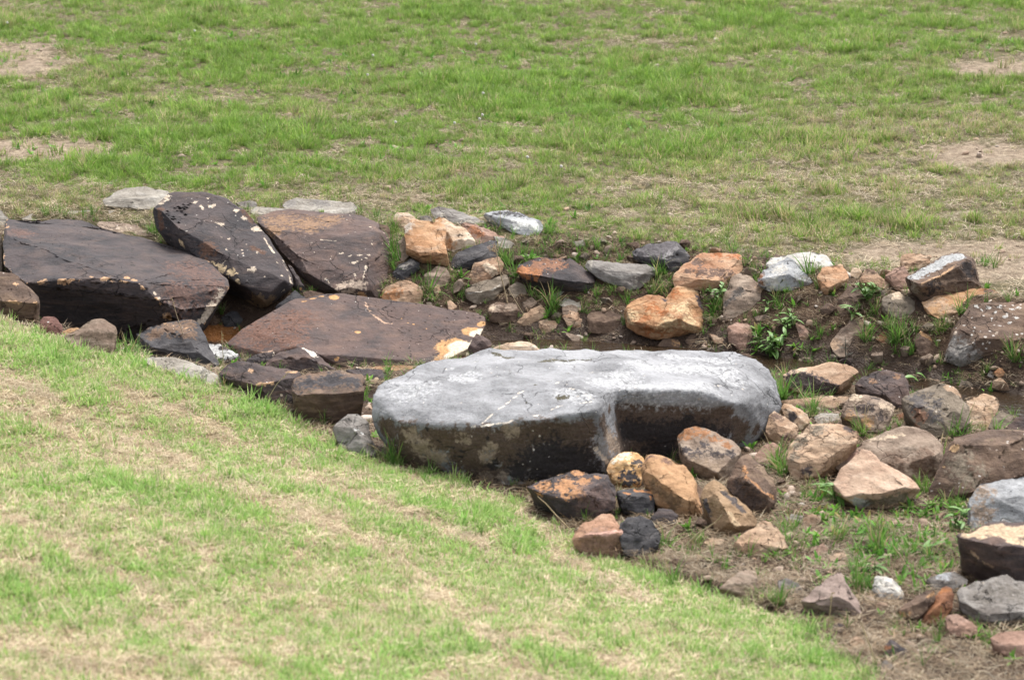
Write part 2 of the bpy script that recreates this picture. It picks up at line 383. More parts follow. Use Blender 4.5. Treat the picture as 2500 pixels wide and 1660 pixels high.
# ------------------------------------------------------------------ rock builder
_ico = {}
def ico(level):
    if level not in _ico:
        bm = bmesh.new(); bmesh.ops.create_icosphere(bm, subdivisions=level + 1, radius=1.0)
        V = np.array([v.co[:] for v in bm.verts]); F = np.array([[v.index for v in f.verts] for f in bm.faces])
        bm.free(); _ico[level] = (V / np.linalg.norm(V, axis=1)[:, None], F)
    return _ico[level]
def hull_planes(P):
    bm = bmesh.new()
    for p in P: bm.verts.new(p)
    bmesh.ops.convex_hull(bm, input=bm.verts)
    N = []; D = []; A = []
    for f in bm.faces:
        n = np.array(f.normal[:]); a = f.calc_area()
        if a < 1e-7: continue
        N.append(n); D.append(float(n @ np.array(f.verts[0].co[:]))); A.append(a)
    bm.free()
    order = np.argsort(-np.array(A)); kn = []; kd = []
    c = np.mean(P, axis=0)
    for i in order:
        n, d = N[i], D[i]
        if n @ c > d: n, d = -n, -d
        dup = False
        for q in kn:
            if n @ q > 0.994: dup = True; break
        if not dup: kn.append(n); kd.append(float(np.max(P @ n)) * 0.5 + d * 0.5)
    return np.array(kn), np.array(kd)
ROCKS = []          # (object, verts, faces) for keeping the grass out and for laying marks on
rng = random.Random(7)
def to_points(crop, pts, Y0, lean, ref):
    """photo outline -> points in space; every vertex may carry its own depth"""
    out = []
    for p in pts:
        u, v = px(crop, p[0], p[1])
        dd = p[2] if len(p) > 2 else lean * (ref[1] - p[1]) * ref[2]
        out.append(at_y(u, v, Y0 + dd))
    return np.array(out)
def rock(crop, pts, ridge, pal, label, name='rock', cat='rock', lean=0.9, Y=None, dy=0.0, p=70, rough=1.0, chips=9, pieces=None, thick=0.5,
         marks=(), edge=None, spots=0.0, bed=0.6, bedrot=None, moss=0.0, sink=0.03, group=None, centre=None, cuts=None, level=None, base=None, stain=0.35, steps=0.0, wide=True):
    xs = [q[0] for q in pts]; ys = [q[1] for q in pts]
    bx, by = base if base else (sum(q[0] for q in pts if q[1] > max(ys) - 0.12 * (max(ys) - min(ys))) / max(1, sum(1 for q in pts if q[1] > max(ys) - 0.12 * (max(ys) - min(ys)))), max(ys))
    Y0 = (Y if Y is not None else ground_hit(*px(crop, bx, by))[1]) + dy
    sc = (Y0 * 1.035) / F_PX / ZOOM
    ref = (0, max(ys), sc)
    size = min(max(xs) - min(xs), max(ys) - min(ys)) * sc
    W = (max(xs) - min(xs)) * sc
    seed = len(ROCKS) + 1
    r = random.Random(seed * 77)
    def full(pp, rr):
        P = to_points(crop, pp, Y0, lean, ref)
        R = []
        for q in rr:
            u, v = px(crop, q[0], q[1])
            dd = q[2] if len(q) > 3 else lean * (ref[1] - q[1]) * sc - q[2] * size * 1.1
            R.append(at_y(u, v, Y0 + dd))
        cx = P[:, 0].mean()
        zmid = np.median(P[:, 2])
        extra = []
        for a in P:
            gz = float(height(a[0], a[1]))
            if a[2] >= zmid:
                extra.append((cx + (a[0] - cx) * 0.8, a[1] + thick * size * 0.7, max(a[2] - 0.45 * size, gz - 0.02)))
            xx, yy = cx + (a[0] - cx) * 0.72, a[1] + thick * size * 0.8
            extra.append((xx, yy, float(height(xx, yy)) - sink))
        return np.array(list(P) + list(R) + extra)
    sets = [full(pts, ridge)] if pieces is None else [full(a, b) for a, b in pieces]
    allp = np.concatenate(sets)
    lo, hi = allp.min(0), allp.max(0)
    if centre is not None:
        u, v = px(crop, centre[0], centre[1]); cen = at_y(u, v, Y0 + centre[2])
    else:
        cen = sets[0].mean(0)
    S = np.maximum((hi - lo) / 2, 0.01)
    spx = max(max(xs) - min(xs), max(ys) - min(ys)) / ZOOM
    if level is None: level = 3 if spx < 45 else (4 if spx < 230 else (5 if spx < 420 else 6))
    f1 = 2.6 / max(size, 0.03); f2 = 11.0 / max(size, 0.03); am = rough * size
    bd = Vector((r.uniform(-0.25, 0.25), r.uniform(-0.4, 0.4), 1)).normalized()
    off = Vector((seed * 5.3, seed * 2.1, seed * 7.7))
    if pieces is None:
        bm = bmesh.new()
        for q in sets[0]: bm.verts.new(q)
        g_ = bmesh.ops.convex_hull(bm, input=bm.verts)
        dead = [v for v in bm.verts if not v.link_faces]
        bmesh.ops.delete(bm, geom=dead, context='VERTS')
        bmesh.ops.remove_doubles(bm, verts=bm.verts, dist=0.02 * size)
        bmesh.ops.dissolve_limit(bm, angle_limit=math.radians(7), verts=bm.verts, edges=bm.edges)
        Pn = np.array([v.co[:] for v in bm.verts])
        for k in range(chips):                      # knocked-off corners and edges
            n = np.array([r.gauss(0, 1), r.gauss(-0.5, 1), r.gauss(0.25, 0.8)]); n /= np.linalg.norm(n)
            d = np.max(Pn @ n) - r.uniform(0.01, 0.085) * size
            bis = bmesh.ops.bisect_plane(bm, geom=list(bm.verts) + list(bm.edges) + list(bm.faces), dist=1e-5, plane_co=Vector(n * d), plane_no=Vector(n), clear_outer=True)
            ce = [e for e in bis['geom_cut'] if isinstance(e, bmesh.types.BMEdge)]
            if ce: bmesh.ops.edgeloop_fill(bm, edges=ce)
        bmesh.ops.recalc_face_normals(bm, faces=bm.faces)
        N = np.array([f.normal[:] for f in bm.faces]); D = np.array([f.normal.dot(f.verts[0].co) for f in bm.faces])
        bw = (0.9 / max(p, 10) + 0.006) * size * 1.3
        try: bmesh.ops.bevel(bm, geom=list(bm.edges), offset=bw, segments=2 if p > 40 else 3, profile=0.6, affect='EDGES', clamp_overlap=True)
        except Exception: pass
        bmesh.ops.triangulate(bm, faces=bm.faces)
        diag = float(np.linalg.norm(hi - lo))
        tgt = max(0.0052, diag / (32.0 if level <= 4 else (54.0 if level == 5 else 82.0)))
        for q in range(8):
            lg = [e for e in bm.edges if e.calc_length() > tgt * 1.35]
            if not lg: break
            bmesh.ops.subdivide_edges(bm, edges=lg, cuts=1)
            bmesh.ops.triangulate(bm, faces=[f for f in bm.faces if len(f.verts) > 3])
        tm = bpy.data.meshes.new('piece'); bm.to_mesh(tm); bm.free()
        V = np.empty(len(tm.vertices) * 3); tm.vertices.foreach_get('co', V); V = V.reshape(-1, 3)
        nrm = np.empty(len(tm.vertices) * 3); tm.vertices.foreach_get('normal', nrm); nrm = nrm.reshape(-1, 3)
        F = np.empty(len(tm.loops), np.int32); tm.loops.foreach_get('vertex_index', F); F = F.reshape(-1, 3)
        bpy.data.meshes.remove(tm)
        dd_ = np.maximum(D[None, :] - V @ N.T, 0)
        near_ = np.argmin(dd_, axis=1)
        turn = (N @ N.T)[near_]
        dd_[turn > 0.80] = 9.0
        edg = 1 - np.clip(dd_.min(axis=1) / (0.07 * size), 0, 1)
        V = V - cen
    else:
        tmp = bmesh.new(); vox = max(0.005, float(np.linalg.norm(hi - lo)) / 170.0)
        NN = []; DD = []
        for si, P in enumerate(sets):
            bm = bmesh.new()
            for q in P: bm.verts.new(q)
            bmesh.ops.convex_hull(bm, input=bm.verts)
            bmesh.ops.delete(bm, geom=[v for v in bm.verts if not v.link_faces], context='VERTS')
            bmesh.ops.dissolve_limit(bm, angle_limit=math.radians(6), verts=bm.verts, edges=bm.edges)
            cl = []
            if cuts:
                for tri in cuts[si]:
                    a, b, c_ = [at_y(*px(crop, q[0], q[1]), Y0 + q[2]) for q in tri]
                    n = np.cross(b - a, c_ - a); n /= np.linalg.norm(n)
                    if n @ (cen - a) > 0: n = -n
                    cl.append((n, float(n @ a)))
            for k in range(chips):
                n = np.array([r.gauss(0, 1), r.gauss(-0.4, 1), r.gauss(0.2, 0.9)]); n /= np.linalg.norm(n)
                cl.append((n, float(np.max(P @ n)) - r.uniform(0.01, 0.06) * size))
            for n, d in cl:
                bis = bmesh.ops.bisect_plane(bm, geom=list(bm.verts) + list(bm.edges) + list(bm.faces), dist=1e-5, plane_co=Vector(n * d), plane_no=Vector(n), clear_outer=True)
                ce = [e for e in bis['geom_cut'] if isinstance(e, bmesh.types.BMEdge)]
                if ce: bmesh.ops.edgeloop_fill(bm, edges=ce)
            bmesh.ops.recalc_face_normals(bm, faces=bm.faces)
            NN += [f.normal[:] for f in bm.faces]; DD += [f.normal.dot(f.verts[0].co) for f in bm.faces]
            bmesh.ops.bevel(bm, geom=list(bm.edges), offset=(1.6 / max(p, 10)) * size, segments=3, profile=0.55, affect='EDGES', clamp_overlap=True)
            tm = bpy.data.meshes.new('piece'); bm.to_mesh(tm); bm.free(); tmp.from_mesh(tm); bpy.data.meshes.remove(tm)
        tm = bpy.data.meshes.new('pieces'); tmp.to_mesh(tm); tmp.free()
        to = bpy.data.objects.new('pieces', tm); C.objects.link(to)
        md = to.modifiers.new('union', 'REMESH'); md.mode = 'VOXEL'; md.voxel_size = vox
        ev = to.evaluated_get(bpy.context.evaluated_depsgraph_get()); rm = ev.to_mesh()
        rm.calc_loop_triangles()
        V = np.empty(len(rm.vertices) * 3); rm.vertices.foreach_get('co', V); V = V.reshape(-1, 3)
        nrm = np.empty(len(rm.vertices) * 3); rm.vertices.foreach_get('normal', nrm); nrm = nrm.reshape(-1, 3)
        F = np.empty(len(rm.loop_triangles) * 3, np.int32); rm.loop_triangles.foreach_get('vertices', F); F = F.reshape(-1, 3)
        ev.to_mesh_clear(); bpy.data.objects.remove(to); bpy.data.meshes.remove(tm)
        edg = np.zeros(len(V))
        V = V - cen
    disp = np.empty(len(V)); fine = spx > 45
    for i in range(len(V)):
        q = Vector(V[i])
        a = noise.fractal(q * f1 + off, 0.9, 2.1, 3) * 0.022
        w_ = q + noise.noise_vector(q * f1 * 1.5 + off) * (0.12 * size)
        a += 0.070 * (min(noise.voronoi(w_ * (1.15 * f1) + off)[0][0], 0.9) - 0.45)        # scalloped fractures
        if fine: a += (noise.ridged_multi_fractal(q * f2 * 0.45 + off, 0.9, 2.1, 3, 1.0, 2.0) - 1.0) * 0.010 + noise.noise(q * f2 * 3 + off) * 0.005
        if steps:
            hh = q.dot(bd) / (0.16 * size) + noise.noise(q * f1 + off) * 1.2
            a += steps * (abs((hh % 1.0) - 0.5) - 0.25)
        disp[i] = a
    V = V + nrm * (disp * am)[:, None]
    # marks: capsules laid on the visible surface
    attrs = dict(edge=edg)
    mats = []
    if marks:
        tree = BVHTree.FromPolygons((V + cen).tolist(), F.tolist())
        for k, mk in enumerate(marks):
            pc, blobs = mk[0], mk[1]
            wob = mk[2] if len(mk) > 2 else 0.9
            hard = mk[3] if len(mk) > 3 else 0.07
            val = np.zeros(len(V))
            for bl in blobs:
                bl = list(bl)
                if len(bl) == 3: bl = [bl[0], bl[1], bl[0], bl[1], bl[2]]
                ends = []
                for (bx_, by_) in ((bl[0], bl[1]), (bl[2], bl[3])):
                    d = ray(*px(crop, bx_, by_))
                    h = tree.ray_cast(Vector(EYE), Vector(d))
                    if h[0] is None:
                        h = tree.find_nearest(Vector(EYE + d * ((Y0 + 0.1) / d[1])))
                    ends.append(np.array(h[0]) - cen)
                a, b = ends; ab = b - a; L2 = max(ab @ ab, 1e-9)
                t = np.clip(((V - a) @ ab) / L2, 0, 1)
                dist = np.linalg.norm(V - a - t[:, None] * ab, axis=1)
                val = np.maximum(val, 1 - 0.5 * dist / (bl[4] * sc))
            attrs['patch%d' % k] = np.clip(val, 0, 1)
            mats.append((COL[pc][0] if isinstance(pc, str) else pc, wob, hard))
    me = mesh_np(name, V, F, attrs)
    if bedrot is None: bedrot = r.uniform(-0.5, 0.5)
    mat = rock_mat(name + '_stone', pal, mats, edge, spots, bed, bedrot, moss, seed, stain=stain)
    o = link_obj(name, me, mat, label=label, cat=cat, group=group, loc=tuple(cen))
    ROCKS.append((o, V + cen, F))
    return o
CHIP = (0.42, 0.265, 0.155)
BONE = (0.48, 0.40, 0.315)

# ------------------------------------------------------------------ the big boulders of the ditch
rock('A', [(25, 480, .45), (60, 365, .75), (300, 372, .82), (520, 382, .82), (720, 405, .8), (1000, 455, .72), (1250, 515, .6), (1450, 635, .42), (1600, 690, .3), (1740, 830, .12),
           (1740, 890, .05), (1590, 1130, -.1), (1500, 1175, -.13), (1260, 1150, -.1), (1060, 1240, -.04), (900, 1240, -.02), (650, 1165, .0), (300, 1085, .05), (200, 860, -.1), (30, 720, .1)],
     [(205, 855, -.14, 0), (450, 835, -.16, 0), (850, 812, -.16, 0), (1050, 850, -.18, 0), (1215, 985, -.2, 0), (1255, 1095, -.17, 0)],
     'dark', 'long dark brown slab with chipped tan edge along its front, at the left', name='boulder', cat='boulder', Y=10.92, p=90, chips=5, rough=0.5, level=6, thick=0.3,
     marks=[(CHIP, [(330, 838, 30), (465, 830, 28), (700, 805, 18), (800, 812, 26), (860, 800, 16), (970, 810, 22), (1030, 830, 24), (1290, 1110, 34), (1190, 920, 8), (1225, 1010, 12), (240, 830, 12), (45, 600, 30, 660, 9)], 0.6, 0.1),
            (BONE, [(1690, 915, 1600, 1080, 38), (1590, 1090, 1520, 1150, 26), (1050, 860, 1200, 940, 7), (1210, 960, 1300, 985, 6)], 0.5, 0.08),
            ((0.115, 0.070, 0.058), [(1480, 760, 170), (1600, 850, 120), (1400, 950, 120), (160, 470, 90)], 1.2, 0.35),
            ((0.02, 0.017, 0.017), [(1010, 560, 1020, 720, 10), (470, 610, 560, 640, 6)], 0.5, 0.2)], edge=CHIP)
rock('B', [(-404, 265, .42), (-338, 175, .5), (-220, 155, .52), (0, 163, .56), (150, 200, .56), (300, 290, .46), (400, 390, .38), (500, 510, .3), (580, 640, .22), (650, 770, .12), (685, 860, .06), (665, 905, .04),
           (545, 1003, .02), (420, 1094, .0), (370, 1072, .02), (300, 965, .0), (170, 860, .08), (-100, 630, .2), (-200, 590, .26), (-370, 430, .36)],
     [(-330, 300, .34, 0), (-110, 520, .12, 0), (-60, 640, .1, 0), (270, 905, -.05, 0), (470, 950, -.07, 0), (610, 830, -.02, 0)],
     'dark', 'tall leaning dark boulder speckled with white patches', name='boulder', cat='boulder', Y=11.15, p=90, chips=6, rough=0.5, level=6, thick=0.4, sink=0.05,
     marks=[(BONE, [(-80, 230, 24), (-30, 260, -10, 285, 14), (55, 265, 28), (240, 295, 22), (310, 355, 24), (120, 400, 24), (190, 510, 20), (120, 500, 12), (165, 590, 12), (160, 670, 140, 700, 8), (370, 745, 22),
                    (330, 750, 10), (290, 620, 10), (395, 440, 30), (430, 430, 20), (500, 570, 530, 620, 10), (560, 700, 12), (590, 790, 9), (-300, 200, 36), (-340, 240, 18), (25, 200, 14), (-150, 205, 12), (460, 800, 8), (600, 910, 16), (455, 505, 520, 610, 7), (600, 680, 660, 850, 9)], 0.8, 0.07),
            ((0.58, 0.44, 0.27), [(210, 770, 36), (130, 740, 30), (250, 850, 22), (60, 690, 120, 720, 14), (-170, 560, 26), (-190, 530, 16)], 0.7, 0.1),
            ((0.20, 0.14, 0.085), [(430, 1000, 90), (370, 1020, 60), (500, 980, 50)], 0.4, 0.12),
            ((0.105, 0.058, 0.040), [(20, 590, 60), (380, 370, 450, 450, 26), (-340, 280, -330, 420, 26), (300, 300, 370, 380, 22)], 1.0, 0.25)], spots=0.25)
rock('B', [(370, 330, .5), (640, 283, .66), (950, 316, .66), (1200, 338, .6), (1330, 398, .5), (1410, 480, .4), (1430, 600, .3), (1415, 790, .16), (1360, 900, .06), (1320, 985, .0), (1230, 980, -.04),
           (1000, 935, .0), (760, 880, .16), (640, 720, .24), (540, 560, .32)],
     [(1275, 470, .28, 0), (1235, 860, -.08, 0), (1010, 905, -.07, 0), (760, 755, .06, 0), (590, 590, .2, 0)],
     'purple', 'dark brown broad boulder with pale scratches, leaning behind the flat slab', name='boulder', cat='boulder', Y=11.25, p=90, chips=6, rough=0.5, level=6, thick=0.4, sink=0.06,
     marks=[(BONE, [(1265, 420, 1280, 560, 9), (1240, 720, 1215, 810, 9), (1260, 830, 1235, 930, 7), (1130, 695, 1250, 655, 7), (1100, 645, 1260, 632, 5), (960, 650, 1060, 620, 4), (740, 560, 850, 530, 5), (880, 520, 1030, 530, 4), (1390, 820, 1370, 870, 7), (1150, 780, 1150, 810, 5), (920, 815, 960, 850, 8), (720, 520, 830, 470, 4), (800, 600, 850, 620, 3)], 0.5, 0.1),
            ((0.42, 0.33, 0.26), [(1050, 880, 1200, 870, 40), (1130, 900, 40)], 0.9, 0.2),
            ((0.235, 0.145, 0.088), [(600, 370, 110), (800, 400, 120), (960, 370, 90), (540, 440, 60)], 1.3, 0.45),
            ((0.50, 0.30, 0.16), [(1200, 930, 1230, 970, 22)], 0.6, 0.1)], spots=0.1)
rock('B', [(160, 1315, .1), (280, 1180, .2), (470, 1068, .32), (700, 970, .42), (930, 932, .5), (1050, 928, .5), (1250, 966, .48), (1650, 1036, .42), (2095, 1078, .35), (2145, 1108, .31), (2152, 1165, .24),
           (2060, 1330, .06), (1800, 1460, -.08), (1400, 1510, -.1), (1100, 1510, -.12), (870, 1395, -.1), (700, 1335, -.05), (450, 1385, -.03), (300, 1445, 0)],
     [(2000, 1560, .08, 0), (1400, 1640, -.05, 0), (900, 1560, -.05, 0), (350, 1500, .03, 0)],
     'purple', 'large flat brown slab with a cream broken corner, behind the pale boulder', name='boulder', cat='boulder', Y=10.37, p=100, chips=2, rough=0.35, level=6, thick=0.3, sink=0.06,
     marks=[((0.43, 0.245, 0.11), [(1900, 1340, 135), (2040, 1220, 70), (2120, 1165, 40), (1850, 1430, 80), (990, 960, 44), (1190, 925, 26), (1010, 1430, 20), (740, 995, 900, 950, 9), (1500, 1125, 10), (1600, 1165, 14), (1690, 1200, 14), (1560, 1155, 12), (1520, 1100, 8), (1670, 1090, 8), (1720, 1100, 9)], 0.16, 0.06),
            ((0.56, 0.49, 0.385), [(1960, 1340, 100), (2070, 1240, 50), (1890, 1420, 60), (2110, 1210, 30), (2080, 1300, 40), (590, 1098, 11)], 0.10, 0.08),
            ((0.40, 0.27, 0.19), [(1225, 1000, 1260, 1070, 8), (1260, 1070, 1380, 1160, 8), (1380, 1160, 1440, 1160, 10), (640, 1335, 720, 1310, 8), (420, 1385, 520, 1370, 9)], 0.5, 0.12),
            ((0.135, 0.072, 0.052), [(450, 1220, 190), (700, 1130, 140), (640, 1280, 120)], 1.0, 0.4),
            ((0.018, 0.015, 0.015), [(1510, 1275, 1565, 1320, 6), (1565, 1320, 1580, 1420, 6), (1580, 1420, 1565, 1470, 5), (1640, 1230, 1655, 1280, 6)], 0.3, 0.12)], spots=0.08)
BB = [(250, 345, .38), (450, 262, .5), (700, 182, .62), (1080, 104, .78), (1450, 128, .82), (2000, 115, .9), (2425, 108, .97), (2925, 126, .97), (3130, 175, .92), (3230, 250, .86), (3290, 370, .78), (3318, 560, .68), (3230, 740, .58),
      (3080, 850, .5), (185, 440, .28), (172, 600, .22), (230, 740, .22),
      (390, 985, .12), (740, 1098, .05), (1040, 1135, .0), (1340, 1208, -.04), (1700, 1190, -.02), (2600, 1000, .2)]
BR = [(400, 660, .07, 0), (700, 705, .01, 0), (1050, 695, -.04, 0), (1450, 640, -.07, 0), (1850, 575, -.05, 0), (500, 520, .16, 0), (900, 540, .1, 0), (1400, 500, .06, 0), (1900, 455, .08, 0), (2500, 480, .15, 0), (3000, 520, .38, 0)]
rock('G', BB, BR, 'dove',
     'huge pale grey boulder with bleached flat top and dark brown sides', name='boulder', cat='boulder', Y=8.55, p=58, chips=6, rough=0.6, level=6, centre=(1600, 520, .40), thick=0.2, sink=0.05, bed=0.25, stain=0.2,
     pieces=[(BB, BR), (BB, BR)], cuts=[[((1930, 600, .0), (1996, 960, .0), (2174, 866, .33))], [((2065, 455, .22), (2900, 495, .35), (2400, 960, .31))]],
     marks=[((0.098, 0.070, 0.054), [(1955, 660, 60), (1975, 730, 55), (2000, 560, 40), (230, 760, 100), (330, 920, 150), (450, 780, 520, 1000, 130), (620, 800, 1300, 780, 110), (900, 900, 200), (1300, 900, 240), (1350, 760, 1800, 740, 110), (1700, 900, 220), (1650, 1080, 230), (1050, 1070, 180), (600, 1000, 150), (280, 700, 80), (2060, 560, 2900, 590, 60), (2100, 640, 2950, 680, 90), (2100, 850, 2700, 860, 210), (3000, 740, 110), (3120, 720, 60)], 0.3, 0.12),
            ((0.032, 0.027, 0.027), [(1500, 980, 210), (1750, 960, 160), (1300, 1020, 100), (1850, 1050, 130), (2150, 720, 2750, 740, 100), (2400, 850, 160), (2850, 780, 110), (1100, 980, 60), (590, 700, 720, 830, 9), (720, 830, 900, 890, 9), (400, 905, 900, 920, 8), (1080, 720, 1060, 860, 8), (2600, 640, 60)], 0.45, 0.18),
            ((0.355, 0.36, 0.37), [(2000, 360, 2700, 390, 130), (2300, 240, 2800, 250, 150), (2900, 300, 120), (500, 400, 150), (900, 330, 100), (1650, 430, 1800, 480, 70), (1600, 200, 1800, 200, 40), (780, 255, 26), (2450, 160, 2900, 200, 60), (2100, 300, 120)], 1.3, 0.4),
            ((0.64, 0.57, 0.49), [(1030, 665, 1180, 545, 8), (1180, 545, 1320, 430, 6), (1320, 430, 1640, 350, 5), (1640, 350, 1880, 275, 5), (1030, 690, 1230, 660, 11), (1230, 660, 1440, 610, 10), (1440, 610, 1640, 530, 7), (1640, 530, 1850, 505, 6), (960, 690, 18), (930, 765, 985, 795, 7), (1700, 400, 1870, 480, 9), (1890, 860, 1980, 960, 18), (2200, 400, 2260, 300, 8)], 0.45, 0.12),
            ((0.28, 0.22, 0.17), [(1990, 760, 2060, 860, 60), (2010, 840, 50), (560, 860, 90), (620, 900, 60), (480, 760, 60), (700, 940, 70), (1100, 860, 50), (1250, 730, 60), (880, 780, 50), (1050, 930, 50), (1060, 1090, 60), (1180, 1090, 50)], 0.8, 0.25),
            ((0.065, 0.058, 0.036), [(1120, 140, 1240, 170, 30), (1470, 200, 1560, 190, 26), (1560, 180, 1840, 185, 22), (1640, 470, 40), (1425, 372, 22), (1540, 345, 16), (1420, 482, 12), (1240, 270, 14), (910, 352, 16), (975, 195, 14), (1680, 285, 16), (1370, 510, 9)], 0.9, 0.08)], spots=0.22)
rock('E', [(1250, 1085), (1300, 960), (1380, 815), (1480, 712), (1640, 690), (1800, 680), (1960, 668), (2060, 700), (2100, 950), (1980, 1090), (1700, 1112), (1600, 1105), (1500, 1150), (1400, 1178), (1270, 1142)],
     [(1550, 975, .34), (1860, 958, .36), (1590, 1085, .26), (1370, 885, .1), (1440, 800, .12), (2050, 960, .3)], 'brown', 'dark boulder dotted with white lichen at the right edge beyond the stream', name='boulder', cat='boulder', lean=0.8, p=60, level=5, chips=6,
     marks=[('grey', [(1380, 1080, 110), (1330, 980, 60), (1500, 1100, 60)], 0.5, 0.25), ((0.43, 0.415, 0.39), [(1520, 715, 16), (1560, 745, 12), (1610, 725, 18), (1660, 760, 14), (1700, 720, 18), (1740, 790, 16), (1790, 740, 18), (1830, 800, 16), (1640, 810, 12), (1480, 800, 12), (1580, 790, 10), (1840, 720, 20), (1770, 840, 14), (1690, 860, 12), (1540, 770, 8)], 0.9, 0.08)], spots=0.9)
rock('J', [(1340, 640), (1500, 612), (1880, 600), (2060, 620), (2080, 900), (1880, 990), (1500, 1112), (1300, 1132), (1120, 1142), (1180, 1050), (1260, 850), (1310, 740)],
     [(1350, 718, .22), (1750, 712, .3), (1860, 660, .2), (1500, 1060, .28), (1230, 1070, .1), (1800, 960, .2)], 'brown', 'big dark brown block with grey lichen at the right edge, nearer than the stream', name='boulder', cat='boulder', lean=0.85, p=70, level=5,
     marks=[('olive', [(1400, 850, 90), (1480, 980, 80), (1560, 900, 60)], 1.2, 0.4), ((0.52, 0.34, 0.19), [(1350, 735, 30), (1270, 880, 14)], 0.7, 0.15)], spots=0.4, moss=0.15)

# ------------------------------------------------------------------ rocks at the left end
rock('A', [(775, 215), (900, 168), (960, 124), (1100, 112), (1290, 150), (1340, 240), (1240, 285), (1090, 285), (900, 262), (790, 255)], [(950, 205, .12), (1180, 200, .12)], 'pale', 'pale tan rounded rock in the grass behind the white-speckled leaning boulder', lean=1.3, p=22)
rock('A', [(160, 362), (230, 325), (450, 303), (700, 293), (900, 298), (930, 312), (600, 335), (300, 375)], [], 'pale', 'thin pale flat stone half buried in grass behind the long dark slab', name='stone', cat='stone', lean=2.0, p=26)
rock('A', [(735, 410), (760, 380), (900, 385), (1050, 410), (1150, 460), (1180, 495), (1000, 490), (800, 440)], [(950, 430, .1)], 'taupe', 'low brown stone with white blotches peeping over the long dark slab', name='stone', cat='stone', lean=1.5, spots=0.5)
rock('A', [(-90, 285), (0, 288), (62, 360), (45, 410), (-90, 415)], [], 'pale', 'pale grey stone at the left edge, highest above the dark slab', name='stone', cat='stone')
rock('A', [(-90, 415), (40, 408), (45, 440), (25, 478), (-90, 475)], [], 'taupe', 'small tan stone at the left edge, under the pale grey one', name='stone', cat='stone')
rock('A', [(-90, 480), (8, 472), (20, 560), (24, 780), (-90, 800)], [], 'olive', 'upright greenish grey stone at the left edge beside the dark slab', name='stone', cat='stone', lean=0.4, dy=-0.1)
rock('A', [(-110, 755), (0, 770), (140, 795), (190, 860), (298, 968), (303, 1012), (272, 1100), (240, 1135), (-110, 1100)], [(0, 985, .3), (120, 1005, .34), (285, 1002, .25), (60, 930, .25)], 'brown', 'dark grey-brown angular rock at the left edge in front of the dark slab', chips=6, marks=[(CHIP, [(120, 855, 18), (280, 1005, 18), (60, 985, 150, 1000, 10)], 0.8, 0.15)], spots=0.1)
rock('A', [(305, 1140), (340, 1105), (420, 1108), (475, 1165), (485, 1230), (400, 1260), (312, 1240)], [(390, 1160, .2)], ((0.17, 0.085, 0.068), (0.10, 0.05, 0.042), (0.22, 0.12, 0.095)), 'small reddish brown stone under the front of the long dark slab', name='stone', cat='stone', marks=[((0.6, 0.58, 0.56), [(368, 1148, 10)], 0.3, 0.1)])
rock('A', [(600, 1210), (700, 1138), (760, 1117), (850, 1140), (886, 1205), (890, 1300), (860, 1400), (700, 1390), (560, 1350), (490, 1262)], [(760, 1200, .16), (860, 1220, .1)], 'taupe', 'grey-brown rounded rock at the lawn edge before the long dark slab', p=26)
rock('A', [(450, 1235), (550, 1190), (625, 1195), (610, 1240), (500, 1268)], [], 'gold', 'small orange-brown flat stone left of the grey-brown rounded rock', name='stone', cat='stone')
rock('A', [(888, 1238), (960, 1218), (980, 1248), (905, 1268)], [], 'gold', 'tiny orange stone in the shadow under the long dark slab', name='stone', cat='stone')
rock('F', [(95, 290), (250, 232), (540, 180), (580, 280), (612, 372), (680, 440), (765, 570), (720, 600), (520, 530), (330, 480), (190, 445), (130, 380)], [(350, 300, .16), (520, 360, .24), (220, 400, .2), (600, 470, .22)], 'slate',
     'dark wedge rock with brown top, left of the small white stone', marks=[((0.15, 0.098, 0.068), [(350, 250, 90), (480, 240, 80), (250, 290, 70), (520, 300, 60)], 0.8, 0.2), (CHIP, [(300, 225, 520, 185, 8), (520, 275, 14)], 0.8, 0.15)], spots=0.12)
rock('F', [(165, 492), (230, 470), (380, 480), (560, 530), (700, 590), (765, 650), (720, 700), (600, 660), (400, 590), (200, 540)], [(450, 545, .1)], 'pale', 'long pale greenish grey stone lying along the lawn edge', lean=1.5, p=26, moss=0.2)
rock('F', [(608, 370), (740, 383), (885, 455), (925, 500), (820, 520), (730, 515)], [(720, 495, .15), (850, 470, .12)], 'dark', 'small stone with bright white top, beside the flat brown slab', name='stone', cat='stone', marks=[((0.46, 0.46, 0.45), [(690, 410, 70), (760, 455, 60), (830, 455, 40)], 0.6, 0.08)])
rock('F', [(940, 495), (1040, 448), (1165, 435), (1155, 500), (1060, 550), (970, 530)], [(1030, 490, .15)], 'dark', 'small dark stone with cream edges under the front of the flat brown slab', name='stone', cat='stone', edge=BONE)
rock('F', [(1080, 535), (1180, 450), (1270, 425), (1390, 398), (1495, 462), (1640, 580), (1500, 610), (1300, 605), (1100, 570)], [(1405, 480, .3), (1380, 440, .15), (1250, 480, .2)], 'purple', 'dark brown pointed stone with white chipped tip leaning on the flat slab', marks=[((0.64, 0.58, 0.51), [(1395, 410, 1470, 462, 24)], 0.6, 0.1), (BONE, [(1110, 500, 12)], 0.6, 0.1)])
rock('F', [(725, 595), (800, 530), (900, 512), (1050, 570), (1280, 575), (1375, 605), (1312, 650), (1295, 790), (1310, 860), (1230, 885), (1120, 815), (1010, 735), (880, 690), (740, 630)], [(1020, 690, .28), (1170, 680, .3), (1295, 645, .22), (900, 600, .1)],
     'purple', 'brown-purple rock with tan front edge, left of the dark square block', marks=[(CHIP, [(1040, 685, 1150, 672, 16), (1250, 590, 1330, 590, 12), (980, 580, 18)], 0.7, 0.15)], spots=0.1)
